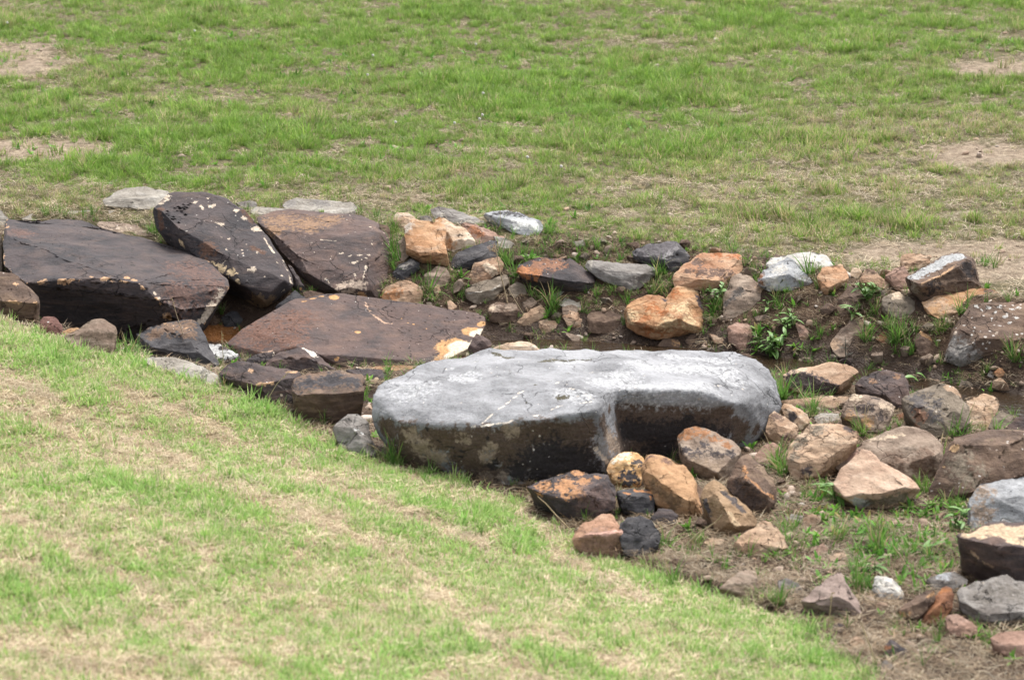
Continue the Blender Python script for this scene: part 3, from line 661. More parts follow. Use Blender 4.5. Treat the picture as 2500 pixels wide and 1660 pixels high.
rock('F', [(1290, 690), (1310, 640), (1420, 590), (1660, 573), (1830, 588), (1850, 650), (1842, 760), (1822, 890), (1700, 962), (1590, 995), (1480, 978), (1320, 905), (1298, 800)], [(1300, 770, .34), (1500, 768, .46), (1700, 750, .46), (1842, 735, .3)],
     'brown', 'dark square block with black top, left of the huge pale boulder', chips=6, marks=[((0.045, 0.041, 0.044), [(1400, 680, 110), (1600, 660, 130), (1750, 660, 90)], 0.6, 0.2)], spots=0.1, moss=0.12)
rock('G', [(-20, 262), (60, 250), (240, 255), (312, 300), (240, 360), (150, 425), (105, 440), (60, 380)], [(110, 305, .2), (240, 340, .15)], 'dark', 'black stone with a cream broken face against the huge pale boulder', name='stone', cat='stone', dy=0.12, marks=[((0.56, 0.42, 0.29), [(150, 335, 38), (180, 365, 36), (130, 400, 20), (215, 335, 20)], 0.4, 0.07)])
rock('G', [(-5, 252), (170, 240), (350, 225), (540, 230), (470, 272), (310, 312), (150, 290)], [(300, 265, .15)], 'gold', 'thin orange stone wedged between the flat slab and the huge pale boulder', name='stone', cat='stone', lean=1.2, dy=0.1)
rock('F', [(1605, 1010), (1680, 930), (1800, 898), (1865, 960), (1895, 1050), (1935, 1180), (1930, 1250), (1760, 1240), (1680, 1190), (1630, 1070)], [(1750, 1020, .25), (1880, 1150, .15)], 'grey', 'grey rounded rock at the lawn edge touching the huge boulder left side', p=26, marks=[((0.52, 0.52, 0.51), [(1780, 1035, 22), (1830, 1060, 12)], 0.8, 0.15)], moss=0.1)
rock('B', [(122, 1112), (200, 1060), (262, 1080), (297, 1140), (262, 1190), (150, 1185)], [(190, 1110, .25)], 'slate', 'small black stone in the gap between the two dark boulders', name='stone', cat='stone')
rock('B', [(22, 1132), (80, 1095), (122, 1140), (92, 1175), (40, 1170)], [(70, 1125, .2)], 'brown', 'small brown stone left of the black one in the gap', name='stone', cat='stone')
rock('B', [(100, 1060), (140, 1000), (210, 990), (250, 1050), (190, 1085)], [], 'rust', 'little dark red stone above the black one in the gap', name='stone', cat='stone', dy=0.1)
rock('B', [(540, 1035), (640, 965), (690, 908), (772, 960), (765, 1000), (640, 1030), (560, 1065)], [(650, 985, .2)], 'slate', 'black angular stone right under the white-speckled leaning boulder', name='stone', cat='stone', dy=-0.1)
rock('B', [(745, 932), (800, 903), (918, 935), (870, 970), (775, 985)], [], 'brown', 'small grey-brown stone wedged behind the top of the flat slab', name='stone', cat='stone', dy=-0.1)
rock('B', [(636, 705), (660, 715), (740, 830), (785, 900), (740, 940), (690, 880)], [(700, 830, .2)], 'dark', 'dark shard with orange edge standing between the two leaning boulders', name='stone', cat='stone', lean=0.5, marks=[((0.40, 0.2, 0.09), [(645, 710, 735, 900, 8)], 0.5, 0.15)])
rock('B', [(238, 238), (340, 214), (402, 240), (395, 280), (300, 285)], [], 'grey', 'small grey stone in the grass behind the white-speckled leaning boulder', name='stone', cat='stone', lean=1.2)
rock('B', [(338, 300), (390, 265), (520, 274), (655, 285), (600, 310), (380, 335)], [], 'pale', 'thin pale stone on top of the broad scratched boulder back edge', name='stone', cat='stone', lean=1.5)
rock('B', [(598, 258), (620, 225), (700, 200), (830, 204), (1000, 224), (1140, 234), (1165, 270), (1155, 325), (900, 330), (700, 305), (615, 285)], [(760, 260, .1), (950, 270, .1)], 'pale', 'long pale grey stone strewn with dry grass behind the broad scratched boulder', lean=1.5, p=26, marks=[('grey', [(900, 240, 60), (650, 240, 40)], 1.0, 0.3)])
rock('C', [(78, 400), (150, 412), (182, 500), (160, 530), (100, 470)], [], 'brown', 'little brown stone behind the right shoulder of the scratched boulder', name='stone', cat='stone')

# ------------------------------------------------------------------ far bank, middle
rock('C', [(185, 345), (220, 311), (300, 314), (378, 365), (372, 395), (270, 400), (258, 425), (200, 415)], [(270, 350, .15)], 'cream', 'cream and tan stone in the grass just right of the scratched boulder', name='stone', cat='stone')
rock('C', [(470, 282), (540, 267), (640, 285), (690, 325), (800, 350), (908, 385), (895, 418), (700, 400), (600, 385), (500, 360)], [(620, 340, .12), (560, 300, .1)], 'grey', 'grey flat streaked stone behind the orange-tan blocks', lean=1.4, marks=[('pale', [(560, 330, 30), (780, 380, 40)], 1.2, 0.3)], edge=(0.4, 0.39, 0.37))
rock('C', [(388, 342), (450, 330), (492, 360), (475, 392), (400, 392)], [], 'grey', 'small grey stone between the cream stone and the streaked one', name='stone', cat='stone')
rock('C', [(262, 405), (330, 378), (540, 383), (582, 420), (588, 490), (602, 600), (612, 722), (500, 708), (410, 693), (370, 665), (292, 632), (298, 580), (273, 500)], [(300, 600, .2), (390, 636, .34), (480, 606, .32), (595, 628, .3), (420, 470, .06)],
     ((0.47, 0.30, 0.175), (0.36, 0.19, 0.095), (0.54, 0.40, 0.29)), 'square orange-tan block, brightest of the far bank', lean=0.6, chips=6, marks=[((0.30, 0.16, 0.085), [(340, 650, 560, 690, 26)], 0.8, 0.3), ((0.58, 0.49, 0.40), [(300, 420, 40)], 0.8, 0.3)])
rock('C', [(488, 372), (540, 341), (620, 380), (710, 420), (790, 480), (825, 560), (740, 590), (650, 622), (605, 605), (590, 500)], [(620, 480, .15), (700, 480, .15), (660, 560, .15)], 'cream', 'cream rock leaning right behind the square orange-tan block', marks=[((0.40, 0.23, 0.12), [(540, 360, 40), (620, 560, 40)], 1.0, 0.3)])
rock('C', [(700, 385), (760, 384), (900, 430), (1000, 480), (1055, 510), (960, 550), (860, 560), (800, 555), (770, 470)], [(880, 480, .15)], 'pink', 'pinkish brown rock with pale rim, right of the leaning cream rock', edge=BONE, marks=[((0.28, 0.125, 0.065), [(800, 430, 860, 470, 30)], 1, 0.3)])
rock('C', [(955, 490), (1040, 500), (1115, 550), (1080, 590), (1000, 575)], [], 'pale', 'whitish stone at the end of the pinkish rock with pale rim', name='stone', cat='stone')
rock('C', [(622, 695), (660, 620), (800, 580), (940, 524), (988, 520), (1002, 600), (1012, 665), (960, 700), (800, 715), (780, 748), (640, 750)], [(800, 680, .3), (900, 625, .25), (690, 690, .2)], 'slate', 'black wedge rock resting below the cream leaning rock', marks=[((0.21, 0.135, 0.088), [(960, 600, 40)], 1, 0.3)], spots=0.15)
rock('C', [(768, 800), (800, 695), (950, 640), (1022, 650), (1034, 700), (1012, 775), (900, 838), (800, 845)], [(880, 690, .15), (960, 745, .2)], 'tan', 'tan angular rock directly under the black wedge rock', marks=[('cream', [(900, 710, 960, 770, 26)], 0.8, 0.2), ('brown', [(830, 760, 40), (930, 660, 40)], 1.0, 0.3)])
rock('C', [(180, 772), (230, 710), (330, 668), (386, 700), (388, 742), (330, 785), (262, 838), (200, 828)], [(240, 768, .28), (310, 712, .24), (360, 730, .15)], 'slate', 'small slate-black stone with grey top below the orange-tan block', name='stone', cat='stone', marks=[('grey', [(270, 715, 30), (330, 695, 26)], 0.8, 0.2)])
rock('C', [(78, 965), (120, 880), (200, 840), (290, 828), (370, 860), (412, 910), (404, 1000), (340, 1040), (200, 1030)], [(310, 900, .2), (200, 900, .15), (350, 960, .15)], 'tan', 'rounded tan rock tucked between the scratched boulder and flat slab', p=32, marks=[((0.31, 0.15, 0.07), [(180, 930, 60), (130, 950, 40)], 1.0, 0.3)])
rock('C', [(418, 795), (520, 720), (600, 738), (632, 800), (605, 865), (500, 905), (430, 860)], [(530, 800, .15)], 'taupe', 'grey-brown stone half hidden in grass under the orange-tan block', moss=0.15)
rock('C', [(478, 885), (540, 858), (552, 905), (520, 945)], [], 'tan', 'tiny tan stone under the grass-hidden grey-brown one', name='stone', cat='stone')
rock('C', [(213, 540), (270, 500), (292, 580), (312, 640), (262, 695), (220, 645)], [], 'taupe', 'brownish stone behind tall grass left of the orange-tan block', name='stone', cat='stone')
rock('C', [(738, 912), (780, 860), (900, 820), (1062, 790), (1085, 850), (1000, 935), (960, 998), (800, 1020), (758, 995)], [(860, 928, .24), (1010, 880, .22), (770, 930, .15)], 'olive', 'layered grey stone with pale crease, below the tan angular rock', steps=0.05, marks=[('pale', [(760, 930, 950, 905, 7), (950, 905, 1010, 860, 6)], 0.7, 0.2)])
rock('C', [(1118, 752), (1140, 713), (1300, 664), (1540, 658), (1620, 718), (1730, 798), (1748, 840), (1700, 902), (1600, 925), (1540, 890), (1450, 888), (1320, 838), (1200, 815)], [(1200, 795, .24), (1320, 798, .34), (1480, 830, .4), (1700, 850, .25)],
     'dark', 'flat rock, rusty red at its left end and black at its right', lean=1.0, marks=[((0.33, 0.145, 0.066), [(1190, 760, 70), (1280, 760, 60), (1150, 760, 40)], 0.6, 0.12), ((0.22, 0.11, 0.066), [(1350, 720, 80), (1440, 710, 60)], 1.3, 0.3)], spots=0.2)
rock('D', [(83, 402), (120, 360), (250, 364), (560, 398), (642, 430), (648, 462), (590, 535), (510, 596), (430, 592), (300, 550), (190, 500)], [(190, 432, .14), (520, 470, .3), (300, 440, .15), (470, 560, .2)], 'grey', 'grey oblong slab tilted to the right, below the dark grey rock', moss=0.08, marks=[('pale', [(120, 385, 50), (480, 470, 475, 570, 6)], 0.8, 0.2)])
rock('C', [(1380, 945), (1520, 905), (1760, 880), (1880, 890), (2010, 940), (2015, 965), (1950, 1000), (1800, 1030), (1640, 1045), (1500, 1040), (1400, 990)], [(1600, 980, .12), (1820, 960, .14)], 'pale', 'pale weathered flat rock under the rusty and grey slabs', lean=1.5, moss=0.3, marks=[('olive', [(1450, 960, 60), (1900, 950, 60)], 1.0, 0.3)])
rock('D', [(103, 772), (200, 758), (370, 758), (378, 800), (348, 915), (240, 928), (113, 915)], [(112, 826, .2), (240, 835, .28), (355, 815, .22)], 'brown', 'brown brick-like stone standing at the stream edge left of the big golden rock', name='stone', cat='stone', moss=0.2)
rock('C', [(1485, 1105), (1540, 1060), (1640, 1088), (1668, 1150), (1642, 1202), (1530, 1190)], [(1560, 1120, .2)], 'tan', 'tan stone beside the brown brick-like one', name='stone', cat='stone')
rock('C', [(1478, 1035), (1560, 1013), (1645, 1050), (1655, 1095), (1540, 1080), (1488, 1095)], [], 'taupe', 'mossy grey-brown stone on top of the tan one beside the brick-like stone', name='stone', cat='stone', moss=0.3)
rock('C', [(903, 1102), (930, 1020), (980, 1000), (1130, 1003), (1162, 1050), (1142, 1112), (1120, 1166), (1000, 1163), (918, 1138)], [(912, 1076, .26), (1040, 1072, .36), (1135, 1066, .26)], 'brown', 'brown block with pale top beside the stream, nearest the cream broken corner', name='stone', cat='stone', marks=[('taupe', [(970, 1040, 50), (1080, 1035, 50)], 0.6, 0.2), ('cream', [(940, 1045, 30)], 0.8, 0.2)])
rock('C', [(1128, 1135), (1180, 1090), (1330, 1008), (1372, 1060), (1374, 1104), (1200, 1178), (1150, 1182)], [(1220, 1110, .2), (1340, 1060, .15)], 'tan', 'elongated tan stone slanting up beside the brown block with pale top', name='stone', cat='stone')
rock('C', [(1298, 1145), (1340, 1128), (1400, 1118), (1462, 1170), (1432, 1216), (1330, 1232), (1308, 1190)], [(1330, 1165, .25), (1420, 1150, .15)], 'tan', 'small square tan stone right at the water, in front of the slanting one', name='stone', cat='stone')
rock('C', [(1218, 1172), (1290, 1150), (1312, 1190), (1250, 1203)], [], 'brown', 'tiny brown stone between the slanting tan stone and the square one', name='stone', cat='stone')
rock('C', [(955, 1352), (1060, 1305), (1170, 1288), (1240, 1308), (1300, 1358), (1375, 1400), (1300, 1440), (1050, 1430)], [(1150, 1340, .15), (1260, 1350, .15)], 'cream', 'smooth cream-tan stone peeping over the back of the huge pale boulder', p=26, steps=0.03)
rock('C', [(758, 1342), (830, 1228), (882, 1260), (942, 1300), (932, 1352), (860, 1390), (778, 1395)], [(870, 1290, .25), (820, 1330, .2)], 'purple', 'dark angular stone lying on the cream broken corner of the slab', name='stone', cat='stone', Y=10.30)
rock('C', [(895, 1205), (1050, 1188), (1175, 1260), (1085, 1310), (950, 1330), (900, 1280)], [], 'pink', 'flat pinkish wet rock in the stream bed right of the broken corner', lean=2.5)
rock('C', [(1285, 1310), (1330, 1290), (1400, 1283), (1432, 1320), (1380, 1345), (1300, 1345)], [], 'taupe', 'small grey-brown stone in the stream bed behind the huge boulder', name='stone', cat='stone', lean=1.2)
rock('C', [(1093, 595), (1180, 570), (1300, 578), (1425, 630), (1300, 660), (1110, 650)], [], 'pink', 'flat pinkish stone sunk in the soil above the rusty red rock', lean=2.4)
rock('C', [(868, 320), (940, 305), (1060, 297), (1200, 318), (1310, 368), (1348, 420), (1305, 475), (1200, 488), (1100, 462), (1050, 410), (960, 370)], [(1080, 370, .16), (1230, 400, .18)], 'blue', 'grey and white rounded rock alone in the grass above the others', lean=1.1, p=26, marks=[((0.60, 0.60, 0.58), [(1140, 370, 1250, 400, 36), (1130, 420, 1280, 420, 20)], 0.8, 0.25), ('slate', [(960, 320, 1180, 322, 26)], 0.9, 0.3)])
rock('C', [(1568, 535), (1640, 523), (1664, 555), (1600, 575)], [], 'pale', 'small pale stone in the grass between the rusty rock and the dark grey one', name='stone', cat='stone')
rock('C', [(1058, 885), (1130, 838), (1202, 870), (1214, 935), (1100, 970)], [], 'olive', 'mossy grey stone hidden in grass beneath the rusty red rock', name='stone', cat='stone', moss=0.3)
rock('C', [(1178, 1000), (1250, 958), (1295, 1000), (1235, 1045), (1180, 1030)], [], 'taupe', 'small grey-brown stone behind the slanting tan stone', name='stone', cat='stone')

# ------------------------------------------------------------------ far bank, right half
rock('D', [(443, 288), (560, 244), (720, 224), (792, 224), (832, 280), (902, 330), (872, 402), (760, 475), (650, 430), (460, 345)], [(690, 352, .3), (770, 285, .2), (640, 335, .24), (560, 310, .12)], 'slate', 'dark blue-grey angular rock with ridged top', marks=[((0.23, 0.22, 0.22), [(780, 260, 720, 320, 26), (700, 340, 20)], 0.8, 0.25), ((0.11, 0.10, 0.105), [(600, 280, 100), (720, 250, 60)], 1.0, 0.4)], edge=(0.2, 0.19, 0.19))
rock('D', [(748, 488), (850, 430), (920, 350), (950, 314), (1100, 304), (1240, 297), (1298, 320), (1312, 450), (1222, 505), (1200, 575), (1060, 596), (960, 550), (860, 530), (770, 590)], [(800, 490, .14), (960, 505, .3), (1100, 520, .3), (1200, 330, .05)],
     ((0.40, 0.25, 0.155), (0.27, 0.13, 0.07), (0.50, 0.36, 0.25)), 'orange-tan rock with brown stained flat top, right of the dark grey rock', lean=1.0, marks=[((0.13, 0.082, 0.062), [(1000, 450, 1180, 470, 50), (960, 385, 40), (1130, 370, 20), (880, 440, 30)], 1.0, 0.25), ((0.34, 0.13, 0.055), [(1230, 320, 60), (1100, 315, 40)], 1.0, 0.3)], edge=(0.52, 0.40, 0.29))
rock('D', [(388, 770), (400, 708), (560, 633), (870, 523), (960, 650), (1012, 830), (1000, 918), (720, 964), (480, 925), (408, 885)], [], 'gold', 'big golden orange rock with a peaked top above the stream', centre=(690, 800, .05), level=5,
     pieces=[([(388, 770), (400, 708), (480, 668), (560, 633), (690, 652), (760, 740), (860, 930), (720, 964), (600, 964), (480, 925), (408, 885)], [(640, 860, .34), (450, 850, .18), (560, 740, .1)]),
             ([(620, 780), (720, 640), (800, 545), (870, 523), (922, 560), (962, 650), (1002, 720), (1012, 830), (1002, 918), (860, 936), (700, 962), (600, 950)], [(812, 808, .42), (955, 890, .22), (660, 860, .34), (860, 600, .1)])],
     marks=[((0.30, 0.115, 0.042), [(780, 620, 50), (600, 720, 60), (680, 760, 40), (560, 800, 40), (700, 900, 40), (580, 900, 40)], 1.0, 0.3), ((0.50, 0.36, 0.21), [(840, 720, 70), (720, 850, 60), (900, 840, 60), (440, 790, 50)], 0.9, 0.35), ((0.08, 0.06, 0.062), [(950, 640, 980, 720, 22), (700, 670, 26)], 0.7, 0.15)])
rock('D', [(1143, 665), (1180, 590), (1210, 500), (1270, 463), (1332, 480), (1442, 560), (1474, 620), (1442, 685), (1300, 735), (1260, 790), (1160, 830), (1138, 745)], [(1270, 560, .14), (1200, 680, .14), (1380, 600, .12)], 'taupe', 'tall grey-tan rock with dirty face, right of the golden orange rock', marks=[((0.10, 0.085, 0.075), [(1290, 600, 1200, 660, 30), (1160, 700, 30)], 1.0, 0.3), ('tan', [(1440, 590, 40)], 0.8, 0.3)])
rock('D', [(1408, 502), (1450, 440), (1550, 400), (1640, 343), (1702, 370), (1770, 450), (1842, 540), (1800, 585), (1700, 590), (1500, 600), (1428, 550)], [(1480, 500, .2), (1650, 470, .28), (1715, 515, .22), (1560, 430, .1)], 'blue', 'grey rock with a rusty left corner, leaning before the white rock', marks=[((0.20, 0.095, 0.05), [(1430, 480, 32), (1450, 540, 26)], 0.7, 0.2), ((0.46, 0.44, 0.40), [(1580, 430, 60), (1530, 530, 60)], 0.8, 0.3), ('grey', [(1760, 550, 60)], 0.8, 0.3)])
rock('E', [(-100, 405), (-60, 345), (80, 330), (200, 302), (290, 297), (360, 328), (438, 385), (402, 450), (250, 485), (100, 485)], [(250, 380, .14), (100, 390, .1)], 'white', 'white rock, whitest on the far bank', lean=1.0, p=32, stain=0.2)
rock('D', [(1173, 872), (1250, 838), (1350, 848), (1402, 930), (1392, 995), (1330, 1050), (1270, 1050), (1240, 980), (1188, 968)], [(1250, 915, .24), (1330, 930, .15)], 'pink', 'pinkish brown block at the stream edge left of the leafy weed', name='stone', cat='stone')
rock('D', [(638, 1012), (700, 958), (800, 970), (872, 1010), (874, 1058), (740, 1062), (655, 1050)], [(740, 1000, .2)], 'brown', 'wet brown stone in the stream under the golden orange rock', name='stone', cat='stone', marks=[('gold', [(790, 990, 30)], 0.8, 0.2)])
rock('D', [(848, 985), (900, 928), (1000, 928), (1044, 960), (1032, 1008), (900, 1020)], [], 'brown', 'brown stone under the right end of the golden orange rock', name='stone', cat='stone')
rock('D', [(1038, 920), (1100, 940), (1168, 970), (1140, 1008), (1080, 990)], [], 'tan', 'small tan stone on the mud between golden rock and pinkish block', name='stone', cat='stone')
rock('D', [(438, 965), (520, 930), (594, 960), (572, 1008), (480, 1010)], [], 'brown', 'muddy dark stone in the stream left under the golden orange rock', name='stone', cat='stone', lean=1.5)
rock('E', [(132, 842), (200, 868), (282, 920), (262, 968), (170, 972)], [(200, 910, .15)], 'pink', 'reddish stone amid weeds right of the leafy weed', name='stone', cat='stone')
rock('E', [(298, 502), (330, 420), (400, 388), (492, 400), (548, 490), (522, 542), (420, 604), (370, 632), (338, 595)], [(380, 580, .22), (510, 512, .24), (420, 480, .08)], ((0.43, 0.275, 0.17), (0.34, 0.19, 0.105), (0.49, 0.36, 0.25)), 'light orange block tilted before the white rock')
rock('E', [(546, 475), (570, 408), (622, 420), (644, 460), (602, 505)], [], 'cream', 'small cream stone right of the light orange tilted block', name='stone', cat='stone')
rock('E', [(618, 505), (640, 460), (700, 418), (752, 450), (854, 530), (842, 590), (700, 562), (640, 540)], [(700, 540, .14), (720, 480, .1)], 'tan', 'tan wedge stone with dark back, left of the grey-topped block', name='stone', cat='stone', marks=[('brown', [(720, 440, 40)], 0.8, 0.2)])
rock('E', [(818, 482), (900, 420), (962, 408), (1004, 470), (1004, 565), (960, 608), (900, 580), (850, 525)], [(930, 490, .14)], 'pink', 'pinkish brown stone touching the left side of the grey-topped block', name='stone', cat='stone')
rock('E', [(928, 362), (960, 318), (1100, 308), (1174, 330), (1162, 385), (1030, 448), (960, 428)], [(1030, 390, .18)], 'tan', 'lumpy tan stone behind the grey-topped block', name='stone', cat='stone', rough=1.7)
rock('E', [(973, 492), (1100, 430), (1250, 340), (1370, 293), (1422, 315), (1484, 350), (1512, 470), (1554, 570), (1522, 612), (1300, 632), (1112, 678), (1008, 585)], [(1090, 552, .42), (1290, 452, .4), (1475, 372, .34), (1000, 510, .15)], 'brown',
     'dark block with a flat pale grey top, standing high at the right', chips=6, p=90, marks=[((0.34, 0.345, 0.345), [(1060, 480, 1350, 340, 56), (1200, 400, 1390, 330, 46), (1030, 495, 24)], 0.5, 0.1), (CHIP, [(1100, 545, 1280, 455, 14), (1280, 455, 1470, 365, 12)], 0.8, 0.2), ((0.035, 0.028, 0.027), [(1180, 580, 60), (1450, 430, 60)], 1.0, 0.35), ('olive', [(1040, 570, 40)], 0.7, 0.2)])
rock('E', [(1093, 682), (1250, 625), (1400, 603), (1520, 578), (1640, 588), (1762, 650), (1795, 705), (1600, 740), (1450, 760), (1350, 795), (1230, 812), (1150, 770)], [(1250, 690, .16), (1450, 660, .1), (1300, 770, .16)], 'gold', 'orange-tan slab under the dark block with grey top', lean=1.2, marks=[('tan', [(1200, 680, 70), (1300, 740, 60)], 1.0, 0.3), ((0.13, 0.085, 0.066), [(1700, 640, 40), (1620, 600, 30)], 1.0, 0.3)], steps=0.04)
rock('E', [(788, 682), (840, 610), (920, 598), (984, 640), (972, 680), (1100, 740), (1172, 795), (1000, 822), (860, 802), (798, 745)], [(960, 690, .2), (850, 690, .12), (1000, 780, .14)], 'olive', 'khaki tan stone with pale tip below the pinkish brown stone', name='stone', cat='stone', marks=[('cream', [(910, 625, 50)], 0.6, 0.15)])
rock('E', [(438, 745), (470, 640), (540, 560), (652, 600), (664, 680), (602, 768), (480, 815)], [(560, 680, .2)], 'brown', 'dark earthy rock under the light orange tilted block', rough=1.5)
rock('E', [(393, 1012), (440, 950), (560, 850), (660, 818), (704, 840), (694, 920), (640, 1005), (560, 1110), (480, 1120), (428, 1068)], [(520, 1000, .08), (620, 900, .08)], 'taupe', 'flat tan stone with a dark little sprig in front, leaning by the stream', marks=[('tan', [(420, 1010, 50), (660, 840, 30), (600, 1050, 26)], 0.8, 0.25)])
rock('E', [(1028, 985), (1090, 898), (1194, 970), (1172, 1078), (1120, 1115), (1060, 1070)], [(1090, 960, .24), (1160, 1000, .15)], 'brown', 'brown stone with orange upper edge, left of the lichen-dotted boulder', name='stone', cat='stone', marks=[('gold', [(1100, 920, 1180, 975, 22)], 0.6, 0.15)])
rock('E', [(748, 965), (800, 908), (882, 898), (894, 965), (820, 1010)], [], 'rust', 'small rusty stone in the weeds right of the flat tan stone', name='stone', cat='stone')
rock('E', [(1652, 1218), (1690, 1183), (1778, 1215), (1742, 1260), (1680, 1258)], [(1700, 1225, .2)], 'gold', 'small orange stone on the gravel under the lichen-dotted boulder', name='stone', cat='stone')
rock('E', [(1600, 1245), (1625, 1200), (1670, 1250), (1650, 1268)], [], 'grey', 'tiny grey stone beside the small orange stone on the gravel', name='stone', cat='stone')
rock('E', [(1500, 1235), (1530, 1205), (1570, 1235), (1540, 1258)], [], 'brown', 'tiny brown stone on the gravel, left of the grey one', name='stone', cat='stone')

# ------------------------------------------------------------------ near side, right of the huge boulder
rock('J', [(18, 185), (100, 140), (200, 110), (340, 85), (440, 71), (490, 98), (582, 110), (618, 150), (560, 205), (512, 248), (480, 300), (380, 330), (200, 322), (100, 280)], [(200, 152, .22), (330, 222, .28), (460, 255, .24), (430, 110, .05)], 'tan', 'tan-topped rock with dark front beside the stream, right of the huge boulder',
     marks=[((0.065, 0.048, 0.045), [(120, 200, 70), (230, 220, 80), (330, 270, 70), (420, 280, 40)], 0.5, 0.1)])
rock('J', [(583, 245), (660, 180), (760, 144), (880, 138), (982, 170), (1014, 250), (1004, 330), (975, 450), (900, 452), (820, 395), (720, 335), (620, 302)], [(840, 330, .28), (930, 300, .22), (720, 230, .12)], 'purple', 'dark purple-brown rock beside the stream next to the tan-topped rock', marks=[((0.24, 0.14, 0.085), [(720, 220, 30), (910, 190, 26)], 0.8, 0.2)], spots=0.2)
rock('J', [(468, 478), (560, 345), (562, 314), (650, 328), (740, 350), (830, 398), (902, 405), (906, 450), (850, 505), (842, 590), (720, 622), (600, 555)], [(700, 400, .2), (620, 500, .16), (790, 460, .16)], 'taupe', 'blotchy tan and black rock in front of the dark purple-brown rock', marks=[((0.065, 0.05, 0.045), [(700, 430, 60), (780, 470, 50), (740, 350, 30), (620, 440, 30)], 1.0, 0.2), ('cream', [(600, 345, 40), (870, 440, 44), (800, 410, 30)], 0.8, 0.2), ('gold', [(540, 490, 40), (680, 540, 50)], 0.9, 0.25)])
rock('J', [(18, 372), (200, 350), (380, 334), (537, 340), (544, 382), (440, 430), (200, 422), (50, 410)], [(300, 380, .15)], 'tan', 'thin tan flat stone behind the grass, between huge boulder and blotchy rock', lean=1.0)
rock('J', [(18, 422), (50, 393), (150, 410), (222, 470), (248, 530), (170, 612), (130, 575), (60, 510)], [(140, 460, .22), (170, 540, .12)], 'cream', 'cream angular stone against the right end of the huge boulder', name='stone', cat='stone', marks=[((0.10, 0.085, 0.085), [(105, 500, 30)], 1, 0.2)])
rock('I', [(528, 745), (560, 600), (600, 573), (680, 620), (784, 690), (772, 765), (680, 850), (608, 810)], [(620, 690, .16), (720, 720, .15), (650, 780, .15)], 'tan', 'brown and tan angular stone nearest the huge boulder right end', marks=[((0.13, 0.085, 0.065), [(620, 620, 40), (700, 780, 40)], 1.2, 0.3)])
rock('J', [(53, 805), (130, 650), (250, 560), (400, 528), (520, 548), (600, 588), (638, 650), (602, 705), (470, 825), (340, 898), (220, 990), (130, 982), (78, 890)], [(320, 640, .16), (450, 640, .14), (150, 860, .14), (420, 770, .16)], 'tan', 'large rounded tan rock with grey left shoulder', p=32, level=5,
     marks=[('olive', [(170, 700, 60), (300, 590, 60), (120, 800, 40)], 0.9, 0.3), ((0.085, 0.065, 0.06), [(540, 590, 34), (220, 900, 40)], 0.8, 0.2)], steps=0.02)
rock('J', [(268, 495), (330, 463), (460, 470), (484, 520), (440, 545), (300, 545)], [], 'pale', 'pale flat stone behind the large rounded tan rock', name='stone', cat='stone', lean=1.3)
rock('J', [(413, 870), (520, 770), (640, 690), (840, 590), (1000, 523), (1080, 590), (1202, 640), (1264, 720), (1254, 830), (1222, 930), (1100, 1020), (960, 1005), (800, 930), (500, 920)], [(880, 660, .14), (980, 850, .22), (1170, 820, .24), (700, 760, .1)], 'taupe', 'long grey-tan rock behind the pale three-cornered rock', level=5,
     marks=[('brown', [(1080, 880, 90), (900, 820, 70), (1150, 760, 50)], 1.1, 0.3), ('cream', [(700, 670, 960, 560, 22)], 1.0, 0.3), ('pink', [(560, 800, 60)], 1.0, 0.3)])
rock('J', [(938, 362), (1010, 330), (1100, 280), (1240, 237), (1332, 254), (1412, 330), (1454, 420), (1474, 575), (1400, 632), (1270, 652), (1120, 622), (1018, 508)], [(1100, 440, .2), (1350, 430, .16), (1230, 540, .16)], 'olive', 'grey-brown rounded rock between the stream and the big dark block', level=5,
     marks=[((0.085, 0.075, 0.073), [(1100, 350, 80), (1200, 480, 70), (1060, 420, 50), (1200, 400, 60)], 1.0, 0.3), ((0.26, 0.15, 0.10), [(1080, 490, 50), (1060, 570, 30)], 0.8, 0.2), ('tan', [(1310, 270, 1400, 340, 30)], 0.8, 0.2)], spots=0.15)
rock('J', [(1440, 362), (1600, 306), (1682, 350), (1694, 400), (1650, 485), (1612, 602), (1520, 602), (1470, 580), (1446, 430)], [(1560, 440, .14)], 'cream', 'cream angular rock touching the grey-brown rounded rock, by the water', bed=0.3)
rock('J', [(408, 990), (520, 900), (580, 830), (640, 740), (700, 768), (870, 888), (1050, 1000), (1078, 1050), (1000, 1120), (900, 1175), (740, 1188), (640, 1205), (560, 1165), (480, 1092), (430, 1048)], [(510, 1095, .26), (730, 1092, .34), (980, 1040, .3), (640, 980, .1), (760, 900, .06)],
     ((0.40, 0.29, 0.21), (0.31, 0.20, 0.14), (0.47, 0.375, 0.295)), 'pale tan three-cornered rock with a point on top', level=5, p=90, chips=6, marks=[('olive', [(800, 1140, 950, 1110, 40), (700, 1140, 50)], 0.6, 0.2), ((0.40, 0.40, 0.38), [(610, 1140, 45), (660, 1160, 40)], 0.7, 0.15)], stain=0.2)
rock('J', [(1608, 580), (1650, 490), (1720, 438), (1802, 480), (1794, 575), (1700, 608)], [], 'olive', 'mossy grey stone right of the cream angular rock by the water', name='stone', cat='stone', moss=0.3)
rock('J', [(1738, 590), (1800, 500), (2000, 478), (2020, 600), (1800, 620)], [], 'purple', 'dark purple stone at the right edge behind the big dark block', name='stone', cat='stone')
rock('J', [(892, 485), (1000, 448), (1012, 500), (920, 520)], [], 'rust', 'thin rusty stone under the left side of the grey-brown rounded rock', name='stone', cat='stone')
